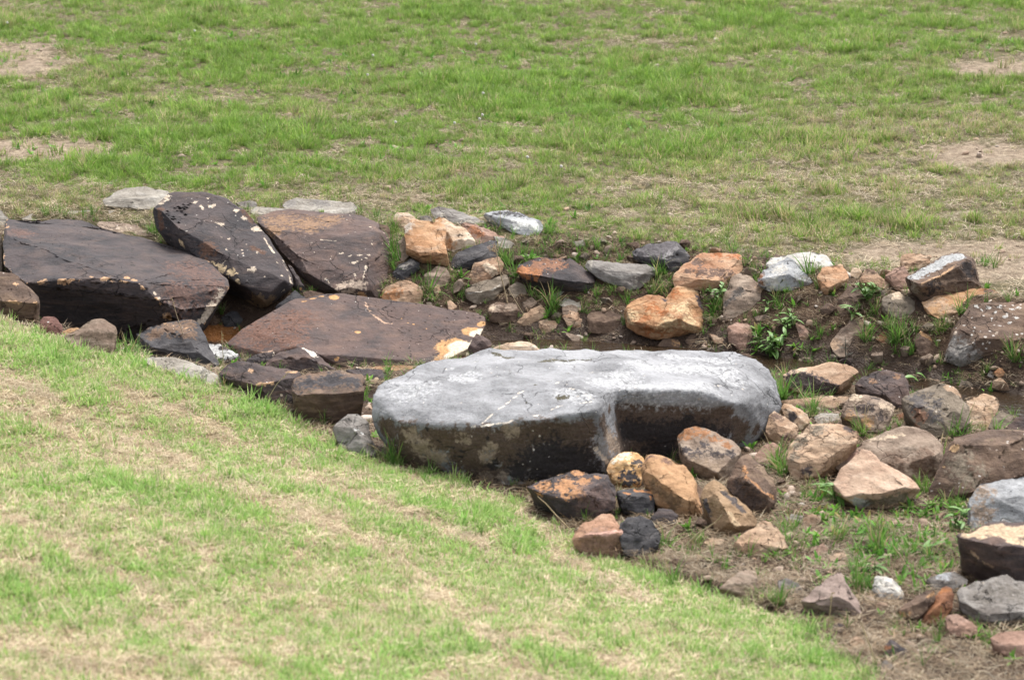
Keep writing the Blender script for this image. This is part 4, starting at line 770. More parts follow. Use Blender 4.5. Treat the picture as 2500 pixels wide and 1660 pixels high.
rock('K', [(1438, 305), (1460, 190), (1510, 68), (1620, 48), (1700, 48), (1800, 28), (1960, -5), (2080, 30), (2090, 400), (1640, 420), (1480, 420)], [(1690, 190, .2), (1560, 250, .12), (1900, 150, .15)], 'blue', 'blue-grey lichened rock at the right edge below the big dark block', marks=[('taupe', [(1560, 130, 80), (1560, 300, 90)], 0.9, 0.3)], spots=0.3, moss=0.12)
rock('K', [(1376, 462), (1500, 410), (1620, 363), (1780, 370), (1960, 363), (2080, 380), (2090, 880), (1880, 860), (1700, 758), (1500, 628), (1398, 545)], [(1400, 482, .12), (1650, 535, .34), (1960, 560, .36), (2070, 570, .3)], 'purple', 'rock with cream top over a dark front, at the right edge', lean=0.8, level=5, p=90, chips=6,
     marks=[((0.44, 0.335, 0.225), [(1450, 450, 1600, 420, 50), (1650, 430, 1960, 440, 85), (1800, 500, 60), (1560, 470, 40), (1900, 520, 40)], 0.22, 0.1), ('tan', [(1480, 590, 1640, 700, 14)], 0.9, 0.25)], dy=-0.05)  # cream is the stone's own colour, laid over the top
rock('K', [(1363, 935), (1400, 860), (1500, 820), (1640, 778), (1750, 768), (1960, 860), (2080, 900), (2080, 1130), (1780, 1165), (1580, 1182), (1480, 1122), (1398, 1010)], [(1450, 1012, .22), (1620, 1085, .34), (1890, 1060, .34), (2060, 1050, .3)], 'grey', 'dark grey slab lying under the cream-topped rock', lean=1.1, level=5, spots=0.2, marks=[((0.13, 0.115, 0.10), [(1600, 900, 120), (1800, 900, 100)], 1.2, 0.4)])
rock('K', [(1618, 1245), (1700, 1198), (1960, 1188), (2080, 1200), (2080, 1380), (1780, 1385), (1678, 1345)], [(1720, 1290, .2), (1900, 1300, .2)], 'pink', 'pinkish brown stone in the lower right corner under the dark grey slab', lean=1.1)
rock('K', [(1278, 1085), (1350, 1058), (1480, 1120), (1552, 1190), (1440, 1250), (1300, 1205)], [(1380, 1150, .16)], 'pink', 'reddish brown stone in dry grass left below the dark grey slab', name='stone', cat='stone')
rock('K', [(1078, 1125), (1200, 940), (1240, 870), (1310, 848), (1352, 910), (1332, 1012), (1250, 1130), (1170, 1162)], [(1230, 1000, .24), (1290, 920, .15)], 'rust', 'rusty brown oblong stone standing beside the dark grey slab', name='stone', cat='stone', marks=[((0.30, 0.125, 0.05), [(1270, 880, 40)], 0.9, 0.25)])
rock('K', [(908, 1025), (1000, 960), (1130, 880), (1192, 873), (1214, 930), (1150, 1015), (1050, 1110), (980, 1120), (930, 1060)], [(970, 1025, .24), (1120, 960, .15)], 'brown', 'brown oblong stone slanting up next to the rusty one', name='stone', cat='stone', marks=[('gold', [(960, 1060, 40), (1140, 930, 1190, 900, 12)], 1.0, 0.3)])
rock('K', [(1128, 795), (1280, 743), (1352, 738), (1454, 800), (1444, 840), (1350, 880), (1250, 872), (1180, 880)], [(1250, 810, .16)], 'grey', 'grey stone above the rusty and brown oblong stones', name='stone', cat='stone', marks=[('blue', [(1270, 760, 50)], 0.8, 0.25)])
rock('K', [(722, 845), (740, 788), (800, 768), (882, 800), (962, 870), (962, 940), (880, 952), (780, 935)], [(820, 840, .2), (900, 880, .12)], 'white', 'white knobbly stone in the weeds of the lower right', name='stone', cat='stone', rough=2.0)
rock('K', [(183, 965), (280, 880), (330, 820), (480, 713), (532, 790), (562, 870), (622, 960), (648, 1068), (560, 1092), (400, 1055), (250, 1022)], [(460, 930, .28), (300, 975, .22), (560, 980, .2)], ((0.25, 0.19, 0.165), (0.17, 0.125, 0.105), (0.33, 0.26, 0.225)), 'pyramid-shaped grey-pink rock on the dirt of the lower right')
rock('K', [(-5, 805), (60, 783), (160, 830), (194, 885), (100, 912), (5, 875)], [], 'grey', 'small grey stone left of the pyramid-shaped rock', name='stone', cat='stone', moss=0.2)
rock('K', [(798, 1325), (860, 1253), (960, 1310), (1004, 1370), (960, 1410), (830, 1410)], [(880, 1320, .2)], 'dark', 'small blackish stone near the bottom, lowest of the dark ones', name='stone', cat='stone', marks=[('rust', [(830, 1320, 30)], 1.0, 0.3)])
rock('K', [(388, 1175), (460, 1128), (514, 1150), (482, 1208), (400, 1218)], [], 'dark', 'little dark stone below the pyramid-shaped rock', name='stone', cat='stone')
rock('K', [(378, 625), (470, 588), (544, 610), (430, 660)], [], 'tan', 'thin tan stone above the pyramid-shaped rock', name='stone', cat='stone', lean=1.5)
rock('K', [(238, 565), (340, 523), (384, 560), (362, 618), (300, 610)], [], 'pink', 'small pinkish stone amid weeds above the thin tan one', name='stone', cat='stone')
rock('K', [(538, 1265), (600, 1228), (674, 1270), (642, 1318), (560, 1308)], [], 'tan', 'small tan stone in dry grass below the little dark one', name='stone', cat='stone')
rock('K', [(758, 1445), (830, 1408), (894, 1470), (820, 1500)], [], 'grey', 'small grey stone at the bottom under the blackish one', name='stone', cat='stone')
rock('K', [(1468, 765), (1560, 728), (1604, 790), (1500, 820)], [], 'brown', 'small brown stone tucked under the point of the cream-topped rock', name='stone', cat='stone')
rock('J', [(58, 1265), (100, 1238), (192, 1250), (172, 1308), (80, 1308)], [], 'pale', 'small pale stone on dark dirt below the large rounded tan rock', name='stone', cat='stone')
rock('L', [(1272, 855), (1350, 790), (1440, 730), (1500, 723), (1572, 790), (1585, 890), (1480, 925), (1400, 870)], [(1440, 800, .15), (1520, 850, .12)], 'taupe', 'tan rock alone on the dry grass left of the pyramid-shaped rock')

# ------------------------------------------------------------------ the heap in front of the huge boulder
rock('H', [(108, 838), (200, 795), (420, 733), (510, 714), (600, 743), (730, 758), (790, 850), (824, 960), (760, 1015), (580, 1095), (480, 1108), (420, 1090), (330, 1010), (200, 920)], [(230, 890, .18), (420, 942, .3), (560, 905, .36), (705, 785, .2), (330, 830, .1)], 'dark', 'dark rock with orange-rusty top, leftmost of the heap before the huge boulder', level=5, chips=6,
     marks=[((0.36, 0.19, 0.095), [(250, 840, 60), (380, 850, 80), (500, 880, 60), (540, 800, 60), (430, 800, 60), (520, 740, 50), (550, 900, 24), (430, 930, 24), (650, 770, 30)], 1.0, 0.15), ((0.13, 0.09, 0.08), [(640, 960, 120)], 1.0, 0.4)], edge=CHIP)
rock('H', [(718, 725), (750, 640), (850, 566), (950, 588), (1024, 640), (1004, 760), (982, 835), (910, 872), (820, 838), (748, 785)], [(880, 650, .22), (960, 690, .18), (830, 760, .15)], ((0.50, 0.32, 0.15), (0.38, 0.19, 0.075), (0.58, 0.46, 0.31)), 'cream and orange rounded stone with black patches, in the heap',
     marks=[((0.062, 0.054, 0.056), [(960, 660, 40), (900, 770, 62), (840, 740, 24), (950, 780, 30), (930, 700, 24)], 0.9, 0.08), ((0.66, 0.58, 0.46), [(850, 610, 60), (780, 650, 30)], 0.7, 0.2)])
rock('H', [(798, 875), (900, 882), (940, 857), (1104, 878), (1094, 965), (1082, 1068), (960, 1040), (838, 995)], [(910, 912, .2), (1050, 930, .2), (850, 940, .1)], 'slate', 'black stone with thin rusty top under the cream and orange stone', marks=[((0.40, 0.19, 0.085), [(850, 885, 900, 895, 8), (940, 868, 1090, 888, 12), (1060, 920, 16)], 0.9, 0.2)])
rock('H', [(1003, 705), (1030, 580), (1060, 568), (1200, 618), (1332, 680), (1404, 770), (1394, 900), (1454, 1060), (1422, 1092), (1320, 1098), (1240, 1040), (1110, 972), (1028, 838)], [(1170, 838, .32), (1385, 975, .24), (1080, 750, .2), (1260, 900, .28), (1330, 760, .12)],
     ((0.36, 0.215, 0.115), (0.25, 0.135, 0.068), (0.44, 0.29, 0.17)), 'golden brown rock with a smooth concave face, in the middle of the heap', level=5, marks=[((0.19, 0.12, 0.07), [(1080, 830, 1260, 960, 45), (1240, 1000, 40)], 0.8, 0.25), ((0.15, 0.085, 0.06), [(1060, 610, 40), (1180, 640, 40)], 0.8, 0.25)])
rock('H', [(1388, 790), (1450, 850), (1444, 920), (1484, 1030), (1534, 1215), (1400, 1245), (1200, 1285), (1148, 1190), (1330, 1105)], [(1400, 1120, .15), (1250, 1200, .15)], 'brown', 'grey-brown stone lying low behind the golden brown rock of the heap', dy=0.22)
rock('H', [(1266, 445), (1290, 400), (1410, 367), (1520, 408), (1690, 498), (1774, 580), (1720, 685), (1640, 800), (1600, 815), (1450, 772), (1338, 690), (1278, 590)], [(1340, 630, .22), (1560, 720, .3), (1690, 630, .2), (1420, 500, .12), (1600, 560, .12)], 'taupe', 'big rock with rust-orange top and black band, highest of the heap', level=5,
     marks=[((0.055, 0.045, 0.045), [(1320, 560, 60), (1420, 590, 80), (1560, 600, 70), (1670, 580, 50), (1480, 520, 40)], 0.9, 0.22), ((0.27, 0.13, 0.062), [(1330, 430, 60), (1440, 420, 60), (1560, 480, 50), (1650, 530, 40)], 1.0, 0.2), ((0.23, 0.17, 0.12), [(1450, 680, 90), (1580, 690, 80)], 0.7, 0.3)])
rock('H', [(1138, 595), (1180, 490), (1230, 459), (1267, 490), (1272, 605), (1200, 620)], [(1200, 550, .15)], 'rust', 'small bright rust stone behind the golden brown rock of the heap', name='stone', cat='stone', marks=[((0.40, 0.15, 0.045), [(1220, 490, 36)], 0.8, 0.2)], dy=0.05)
rock('I', [(228, 1155), (250, 1080), (340, 960), (350, 910), (400, 893), (500, 990), (592, 1080), (624, 1180), (612, 1280), (520, 1362), (440, 1350), (330, 1280), (248, 1210)], [(370, 1100, .34), (560, 1235, .28), (395, 970, .2), (480, 1050, .14)], 'brown', 'dark brown pointed rock with orange streaks at the right of the heap', level=5,
     marks=[((0.40, 0.205, 0.095), [(370, 1000, 380, 1100, 18), (400, 1090, 520, 1200, 12), (540, 1210, 590, 1240, 16)], 0.9, 0.2), ((0.20, 0.14, 0.095), [(560, 1100, 60), (500, 1020, 40)], 0.9, 0.3), ((0.07, 0.052, 0.045), [(330, 1180, 90), (440, 1260, 80)], 0.9, 0.35)])
rock('H', [(1448, 935), (1480, 830), (1540, 788), (1602, 820), (1680, 930), (1800, 1040), (1884, 1080), (1862, 1140), (1760, 1192), (1620, 1222), (1568, 1180), (1528, 1078)], [(1640, 1030, .3), (1690, 1140, .28), (1560, 900, .22), (1700, 1080, .2)], ((0.25, 0.165, 0.095), (0.155, 0.098, 0.058), (0.35, 0.245, 0.155)), 'olive-brown ridged rock in front at the right of the heap', level=5,
     marks=[((0.07, 0.058, 0.055), [(1640, 900, 1750, 1010, 40), (1480, 950, 1520, 1060, 20)], 0.7, 0.15), ((0.42, 0.31, 0.195), [(1670, 1050, 1720, 1130, 26)], 0.8, 0.2)])
rock('H', [(458, 1245), (520, 1140), (600, 1124), (690, 1060), (772, 1044), (812, 1090), (832, 1150), (912, 1200), (882, 1275), (842, 1340), (760, 1402), (620, 1385), (550, 1345), (478, 1300)], [(560, 1215, .28), (700, 1215, .4), (840, 1188, .28), (540, 1150, .1)], ((0.38, 0.235, 0.155), (0.27, 0.15, 0.095), (0.45, 0.31, 0.22)), 'pinkish tan rock with flat front face, lowest of the heap by the lawn', level=5,
     marks=[((0.235, 0.145, 0.105), [(650, 1300, 140), (780, 1280, 90), (600, 1290, 80)], 0.5, 0.15), ((0.47, 0.29, 0.235), [(570, 1210, 700, 1200, 16), (700, 1200, 850, 1180, 16)], 0.8, 0.25)])
rock('H', [(818, 1155), (850, 1088), (1000, 1064), (1082, 1110), (1144, 1190), (1134, 1268), (1060, 1342), (930, 1372), (850, 1362), (828, 1255)], [(960, 1180, .14), (1040, 1250, .1)], 'slate', 'blackish rough rounded rock right behind the pinkish tan one', p=32, rough=1.4)
rock('H', [(1058, 1085), (1110, 1008), (1210, 1008), (1278, 1060), (1252, 1118), (1130, 1145)], [(1180, 1055, .18)], 'dark', 'small dark stone squeezed under the golden brown rock', name='stone', cat='stone', spots=0.1)
rock('L', [(1373, 535), (1430, 470), (1540, 390), (1620, 343), (1700, 388), (1772, 470), (1804, 565), (1680, 615), (1520, 615), (1400, 572)], [(1500, 510, .15), (1620, 440, .1), (1650, 540, .15)], 'tan', 'tan triangular rock on the dirt right of the olive-brown ridged rock')
rock('L', [(1148, 515), (1220, 478), (1312, 490), (1302, 528), (1200, 540)], [], 'cream', 'small flat cream stone on the dirt below the olive-brown ridged rock', name='stone', cat='stone', lean=1.3)
rock('I', [(438, 930), (500, 850), (590, 808), (654, 850), (642, 908), (560, 985), (490, 985)], [], 'pink', 'grey-purple stone behind the grass right of the dark pointed rock', name='stone', cat='stone')

# ------------------------------------------------------------------ small broken stones lying in the gaps
def broken_stone(seed):
    r = random.Random(seed); bm = bmesh.new()
    sx, sy, sz = r.uniform(0.7, 1.1), r.uniform(0.6, 1.0), r.uniform(0.4, 0.75)
    for k in range(13):
        v = Vector((r.gauss(0, 1), r.gauss(0, 1), r.gauss(0, 1))).normalized()
        bm.verts.new((v.x * sx, v.y * sy, v.z * sz))
    bmesh.ops.convex_hull(bm, input=bm.verts)
    bmesh.ops.delete(bm, geom=[v for v in bm.verts if not v.link_faces], context='VERTS')
    bmesh.ops.dissolve_limit(bm, angle_limit=math.radians(14), verts=bm.verts, edges=bm.edges)
    bmesh.ops.bevel(bm, geom=list(bm.edges), offset=0.05, segments=2, profile=0.6, affect='EDGES', clamp_overlap=True)
    bmesh.ops.triangulate(bm, faces=bm.faces)
    for q in range(4):
        lg = [e for e in bm.edges if e.calc_length() > 0.2]
        if not lg: break
        bmesh.ops.subdivide_edges(bm, edges=lg, cuts=1); bmesh.ops.triangulate(bm, faces=[f for f in bm.faces if len(f.verts) > 3])
    bm.normal_update()
    V = np.array([v.co[:] for v in bm.verts]); N = np.array([v.normal[:] for v in bm.verts]); bm.verts.index_update()
    F = np.array([[v.index for v in f.verts] for f in bm.faces]); bm.free()
    d = np.array([noise.fractal(Vector(q) * 1.6 + Vector((seed, 0, 0)), 0.9, 2.1, 3) * 0.05 + 0.10 * (min(noise.voronoi(Vector(q) * 1.4 + Vector((0, seed, 0)))[0][0], 0.9) - 0.45) for q in V])
    return (V + N * d[:, None]) * 0.5, F
RUBBLE = {}
ROCKS_SO_FAR = BVHTree.FromPolygons(np.concatenate([V for _, V, F in ROCKS]).tolist(),
    np.concatenate([F + k for F, k in zip([F for _, V, F in ROCKS], np.cumsum([0] + [len(V) for _, V, F in ROCKS])[:-1])]).tolist())
SAID = set()
def short_name(label):
    for w in (',', ' with ', ' in ', ' behind ', ' beside ', ' at ', ' under ', ' below ', ' right ', ' left ', ' on ', ' before ', ' between ', ' lying ', ' leaning ', ' tilted ', ' touching ', ' standing ', ' directly ', ' tucked ', ' half ', ' resting ', ' nearest ', ' slanting ', ' above ', ' against ', ' squeezed ', ' amid ', ' peeping ', ' dotted ', ' alone '):
        if w in label: label = label.split(w)[0]
    return label
def rubble(zone, place, count, picks, smin, smax, seed):
    rr = np.random.RandomState(seed); made = 0; tries = 0
    tree = ROCKS_SO_FAR
    taken = []
    while made < count and tries < 6000:
        tries += 1
        x_, y_ = place(rr)
        z_ = float(height(x_, y_)); sz = rr.uniform(smin, smax) * (1.0 if rr.uniform() < 0.75 else 1.35)
        if tree.ray_cast(Vector((x_, y_, z_ + 2)), Vector((0, 0, -1)), 2.0)[0] is not None: continue
        nr = tree.find_nearest(Vector((x_, y_, z_)))
        if nr[3] is not None and nr[3] < sz * 0.30: continue
        if any((x_ - a) ** 2 + (y_ - b) ** 2 < (0.5 * (sz + c_)) ** 2 for a, b, c_ in taken): continue
        pal, word = picks[rr.randint(len(picks))]; var = rr.randint(5); key = (pal, var)
        best = min(((o2, V2) for o2, V2, F2 in ROCKS if np.ptp(V2[:, 0]) > 0.15), key=lambda t: min((V2c[0] - x_) ** 2 + (V2c[1] - y_) ** 2 for V2c in (t[1].mean(0),)))
        m2 = best[1].mean(0); dx, dy = x_ - m2[0], y_ - m2[1]
        side = ('right of' if dx > 0 else 'left of') if abs(dx) > abs(dy) else ('behind' if dy > 0 else 'in front of')
        where = {'on the soil of the far bank': 'on the bank', 'on the dirt between the near rocks': 'on the dirt', 'in the mud along the stream': 'in the mud'}[zone]
        lab = 'small %s broken stone %s just %s the %s' % (word, where, side, ' '.join(short_name(best[0]['label']).split()[-4:]))
        if lab in SAID: continue
        SAID.add(lab)
        if key not in RUBBLE:
            V, F = broken_stone(700 + var * 7 + len(RUBBLE))
            me = mesh_np('stone', V, F, dict(edge=np.zeros(len(V)))); me.materials.append(RUBMAT.setdefault(pal, rock_mat('rubble_stone', pal, [], seed=40 + len(RUBMAT), spots=0.08)))
            RUBBLE[key] = (me, V, F)
        me, V, F = RUBBLE[key]
        o = link_obj('stone', me, None, label=lab, cat='stone', group='small %s stones %s' % (word, zone), loc=(x_, y_, z_ + 0.10 * sz))
        o.scale = (sz, sz, sz); o.rotation_euler = (rr.normal(0, 0.25), rr.normal(0, 0.25), rr.uniform(0, 6.28))
        cz, sn = math.cos(o.rotation_euler.z), math.sin(o.rotation_euler.z)
        W = np.stack([V[:, 0] * cz - V[:, 1] * sn, V[:, 0] * sn + V[:, 1] * cz, V[:, 2]], -1) * sz + np.array((x_, y_, z_ + 0.1 * sz))
        NEW.append((o, W, F)); taken.append((x_, y_, sz)); made += 1
RUBMAT = {}; NEW = []
def far_bank(rr):
    x_ = rr.uniform(-0.5, 2.3); return x_, np.interp(x_, CHX, CHY) + rr.uniform(0.10, 0.80)
def right_floor(rr):
    x_ = rr.uniform(0.55, 2.2); return x_, np.interp(x_, CHX, CHY) - rr.uniform(0.15, 3.2)
def stream_edge(rr):
    x_ = rr.uniform(-0.1, 2.1); return x_, np.interp(x_, CHX, CHY) + rr.normal(0, 0.14)
rubble('on the soil of the far bank', far_bank, 60, (('brown', 'brown'), ('taupe', 'grey-brown'), ('tan', 'tan'), ('olive', 'grey')), 0.05, 0.12, 3)
rubble('on the dirt between the near rocks', right_floor, 44, (('brown', 'brown'), ('taupe', 'grey-brown'), ('tan', 'tan')), 0.035, 0.08, 4)
rubble('in the mud along the stream', stream_edge, 30, (('brown', 'brown'), ('purple', 'dark'), ('olive', 'grey')), 0.04, 0.10, 5)
ROCKS += NEW

# ------------------------------------------------------------------ plants: blades, tufts and how they are strewn
def blade_mat(name, g1, g2, dry, trans=0.35):
    m = NT(name)
    rnd = m.attr('rnd'); hh = m.attr('along'); tint = m.attr('tint', 'INSTANCER'); bri = m.attr('bri', 'INSTANCER')
    col = m.mix(rnd, g1, g2)
    f = m.math('ADD', tint, m.math('MULTIPLY', m.math('SUBTRACT', m.attr('rnd2'), 0.5), 0.9))
    f = m.math('ADD', f, m.math('MULTIPLY', m.math('SUBTRACT', hh, 0.55), 0.18))
    col = m.mix(m.ramp(f, 0.48, 0.68), col, m.mix(rnd, dry, tuple(0.68 * x for x in dry)))
    hs = m.node('ShaderNodeHueSaturation'); m.link(col, hs.inputs['Color']); m.link(bri, hs.inputs['Value'])
    col = hs.outputs[0]
    d = m.node('ShaderNodeBsdfPrincipled'); m.link(col, d.inputs['Base Color']); d.inputs['Roughness'].default_value = 0.55; d.inputs['Specular IOR Level'].default_value = 0.25
    t = m.node('ShaderNodeBsdfTranslucent'); m.link(col, t.inputs[0])
    mx = m.node('ShaderNodeMixShader'); mx.inputs[0].default_value = trans
    m.link(d.outputs[0], mx.inputs[1]); m.link(t.outputs[0], mx.inputs[2]); m.link(mx.outputs[0], m.out.inputs[0])
    return m.m
GREEN = blade_mat('grass_blade', (0.112, 0.238, 0.036), (0.31, 0.435, 0.092), (0.52, 0.43, 0.255))
LAWN = blade_mat('lawn_blade', (0.17, 0.345, 0.065), (0.42, 0.53, 0.19), (0.72, 0.62, 0.43))
LONG = blade_mat('long_grass_blade', (0.085, 0.20, 0.038), (0.16, 0.29, 0.055), (0.42, 0.33, 0.18))
STRAW = blade_mat('dry_straw', (0.44, 0.36, 0.235), (0.64, 0.54, 0.385), (0.34, 0.235, 0.135), 0.2)
LEAF = blade_mat('weed_leaf', (0.085, 0.23, 0.030), (0.18, 0.36, 0.055), (0.36, 0.30, 0.10))

def blades_mesh(name, n, r0, hmin, hmax, wid, lean, curl, segs, seed, flat=False, leafy=False):
    r = random.Random(seed); V = []; F = []; al = []; rn = []; rn2 = []
    for b in range(n):
        a = r.uniform(0, 2 * math.pi); rr = r0 * math.sqrt(r.random())
        base = np.array((rr * math.cos(a), rr * math.sin(a), -0.004))
        az = a + r.uniform(-1.0, 1.0) if r.random() < 0.6 else r.uniform(0, 2 * math.pi)
        h = r.uniform(hmin, hmax); th = abs(r.gauss(lean, lean * 0.5)) if not flat else math.pi / 2 - abs(r.gauss(0, 0.12))
        w = wid * r.uniform(0.7, 1.3); cu = curl * r.uniform(0.3, 1.4)
        side = np.array((-math.sin(az), math.cos(az), 0)) ; tw = r.uniform(-0.7, 0.7)
        out = np.array((math.cos(az), math.sin(az), 0))
        side = side * math.cos(tw) + out * math.sin(tw) * 0.6
        p = base.copy(); k1 = r.random(); k2 = r.random(); i0 = len(V)
        if flat: p[2] = r.uniform(0.0, 0.02)
        for s in range(segs + 1):
            f = s / segs
            ww = w * ((1 - f ** 1.6) if not leafy else math.sin(math.pi * min(0.97, 0.08 + 0.92 * f)) ** 0.8)
            if s == segs: V.append(p.copy()); al.append(f); rn.append(k1); rn2.append(k2)
            else:
                V.append(p - side * ww / 2); V.append(p + side * ww / 2); al += [f, f]; rn += [k1, k1]; rn2 += [k2, k2]
            ang = min(th + cu * f, 2.4)
            st = h / segs
            p = p + (out * math.sin(ang) + np.array((0, 0, math.cos(ang)))) * st
            if flat: p[2] = max(p[2], 0.001)
        for s in range(segs):
            q = i0 + 2 * s
            if s == segs - 1: F.append((q, q + 1, q + 2))
            else: F.append((q, q + 1, q + 3)); F.append((q, q + 3, q + 2))
    return mesh_np(name, np.array(V), np.array(F), dict(along=np.array(al), rnd=np.array(rn), rnd2=np.array(rn2)))
def library(name, mat, variants):
    col = bpy.data.collections.new(name)
    for k, me in enumerate(variants):
        me.materials.append(mat)
        o = bpy.data.objects.new('%s_%02d' % (name, k), me); col.objects.link(o)
    return col
def strew(name, P, rot, scl, idx, tint, bri, col, label, cat, mat):
    me = mesh_np(name, P, np.zeros((0, 3), int), dict(rot=rot, scl=scl, idx=idx.astype(np.int32), tint=tint, bri=bri))
    me.materials.append(mat)
    o = link_obj(name, me, None, label=label, cat=cat, kind='stuff')
    ng = bpy.data.node_groups.new(name + '_strewn', 'GeometryNodeTree')
    ng.interface.new_socket('Geometry', in_out='INPUT', socket_type='NodeSocketGeometry')
    ng.interface.new_socket('Geometry', in_out='OUTPUT', socket_type='NodeSocketGeometry')
    N = ng.nodes; L = ng.links
    gi = N.new('NodeGroupInput'); go = N.new('NodeGroupOutput')
    ci = N.new('GeometryNodeCollectionInfo'); ci.inputs['Collection'].default_value = col
    ci.inputs['Separate Children'].default_value = True; ci.inputs['Reset Children'].default_value = True
    ip = N.new('GeometryNodeInstanceOnPoints'); ip.inputs['Pick Instance'].default_value = True
    def na(n, t):
        q = N.new('GeometryNodeInputNamedAttribute'); q.data_type = t; q.inputs['Name'].default_value = n
        return q.outputs['Attribute']
    er = N.new('FunctionNodeEulerToRotation')
    L.new(na('rot', 'FLOAT_VECTOR'), er.inputs[0]); L.new(er.outputs[0], ip.inputs['Rotation'])
    L.new(na('scl', 'FLOAT'), ip.inputs['Scale']); L.new(na('idx', 'INT'), ip.inputs['Instance Index'])
    L.new(gi.outputs[0], ip.inputs['Points']); L.new(ci.outputs[0], ip.inputs['Instance']); L.new(ip.outputs[0], go.inputs[0])
    md = o.modifiers.new('strewn', 'NODES'); md.node_group = ng
    return o
# everything stony, for keeping plants out of the rocks
_v = []; _f = []; _k = 0
for (o, V, F) in ROCKS:
    _v.append(V); _f.append(F + _k); _k += len(V)
ROCKTREE = BVHTree.FromPolygons(np.concatenate(_v).tolist(), np.concatenate(_f).tolist())
def clear_of_rocks(P, up=3.0):
    keep = np.ones(len(P), bool)
    dn = Vector((0, 0, -1))
    for i, q in enumerate(P):
        h = ROCKTREE.ray_cast(Vector((q[0], q[1], q[2] + up)), dn, up + 0.002)
        if h[0] is not None: keep[i] = False
    return keep
R = np.random.RandomState(11)
def rand_pts(n, x0, x1, y0, y1):
    return R.uniform(x0, x1, n), R.uniform(y0, y1, n)
def in_view(x, y, side=0.9):
    return np.abs(x) < 0.2118 * y * 1.04 + side
def spin(n, tilt=0.12):
    return np.stack([R.normal(0, tilt, n), R.normal(0, tilt, n), R.uniform(0, 6.283, n)], -1)

field_lib = library('field_tuft', GREEN, [blades_mesh('field_tuft', 26, 0.045, 0.045, 0.105, 0.0054, 0.42, 0.9, 4, 100 + k) for k in range(6)]
                    + [blades_mesh('field_tuft', 20, 0.03, 0.07, 0.14, 0.0060, 0.38, 0.9, 4, 120 + k) for k in range(3)])
x, y = rand_pts(210000, -6.5, 6.5, 11.0, 23.5)
c = cover(x, y)
dens = c['field'] * (1 - 0.92 * smooth(0.05, 0.75, c['bare'])) * np.clip(0.62 + 0.8 * (fbm(x * 3.3, y * 3.3, 71) - 0.4), 0.2, 1.0)
dens = dens * np.where(c['dry'] > 0.75, 0.7, 1.0) * np.interp(y, (11, 14, 23), (1.0, 0.9, 0.62))
k = in_view(x, y) & (R.uniform(0, 1, len(x)) < dens)
P = np.stack([x, y, c['z']], -1)[k]; c = {q: a[k] for q, a in c.items()}
kk = clear_of_rocks(P); P = P[kk]; c = {q: a[kk] for q, a in c.items()}
n = len(P)
near = smooth(1.9, 0.9, c['t'] / c['cw'])              # shorter, drier turf right behind the stones
idx = np.where(R.uniform(0, 1, n) < 0.10 * (1 - near), R.randint(6, 9, n), R.randint(0, 6, n))
lush = smooth(0.45, 0.65, fbm(P[:, 0] * 1.7, P[:, 1] * 1.7, 73))
strew('field_grass', P, spin(n), R.uniform(0.5, 0.92, n) * (0.52 + 0.42 * lush + 1.1 * (fbm(P[:, 0] * 6, P[:, 1] * 6, 79, 2) - 0.42)) * (1 - 0.45 * near), idx,
      np.where(R.uniform(0, 1, n) < 0.035, 0.95, np.clip(0.04 + 0.48 * c['dry'] + 0.2 * c['bare'] + R.normal(0, 0.12, n), 0, 1)), np.clip(R.normal(0.98, 0.2, n) + 0.16 * (fbm(P[:, 0] * 2.3, P[:, 1] * 2.3, 77) - 0.5), 0.5, 1.4), field_lib,
      'green and yellowing rough grass covering the far slope', 'grass', GREEN)
print('field tufts', n)

lawn_lib = library('lawn_tuft', LAWN, [blades_mesh('lawn_tuft', 22, 0.035, 0.014, 0.042, 0.0046, 0.55, 0.8, 3, 200 + k) for k in range(6)] + [blades_mesh('lawn_tuft', 14, 0.02, 0.035, 0.075, 0.0050, 0.35, 0.7, 3, 220 + k) for k in range(3)])
x, y = rand_pts(150000, -4.2, 2.6, 3.8, 11.2)
c = cover(x, y)
dens = c['lawn'] * (1 - 0.82 * c['band']) * np.clip(0.42 + 0.8 * (fbm(x * 6, y * 6, 81) - 0.4), 0.12, 1.0)
k = in_view(x, y, 0.6) & (R.uniform(0, 1, len(x)) < dens)
P = np.stack([x, y, c['z']], -1)[k]; c = {q: a[k] for q, a in c.items()}
kk = clear_of_rocks(P); P = P[kk]; c = {q: a[kk] for q, a in c.items()}
n = len(P)
idx = np.where(R.uniform(0, 1, n) < 0.035, R.randint(6, 9, n), R.randint(0, 6, n))
fringe = np.exp(-((c['s'] - 0.12) / 0.22) ** 2)
lushl = smooth(0.5, 0.7, fbm(P[:, 0] * 3.1, P[:, 1] * 3.1, 85)) * (1 - c['band'])
strew('lawn_grass', P, spin(n), R.uniform(0.65, 1.15, n) * (0.85 + 0.12 * fringe + 0.35 * lushl), idx, np.clip(0.12 + 0.55 * c['ldry'] - 0.08 * fringe - 0.2 * lushl + R.normal(0, 0.13, n), 0, 1), np.clip(R.normal(1.08, 0.14, n), 0.6, 1.5), lawn_lib,
      'short mown green and straw-coloured grass on the near bank', 'grass', LAWN)
print('lawn tufts', n)

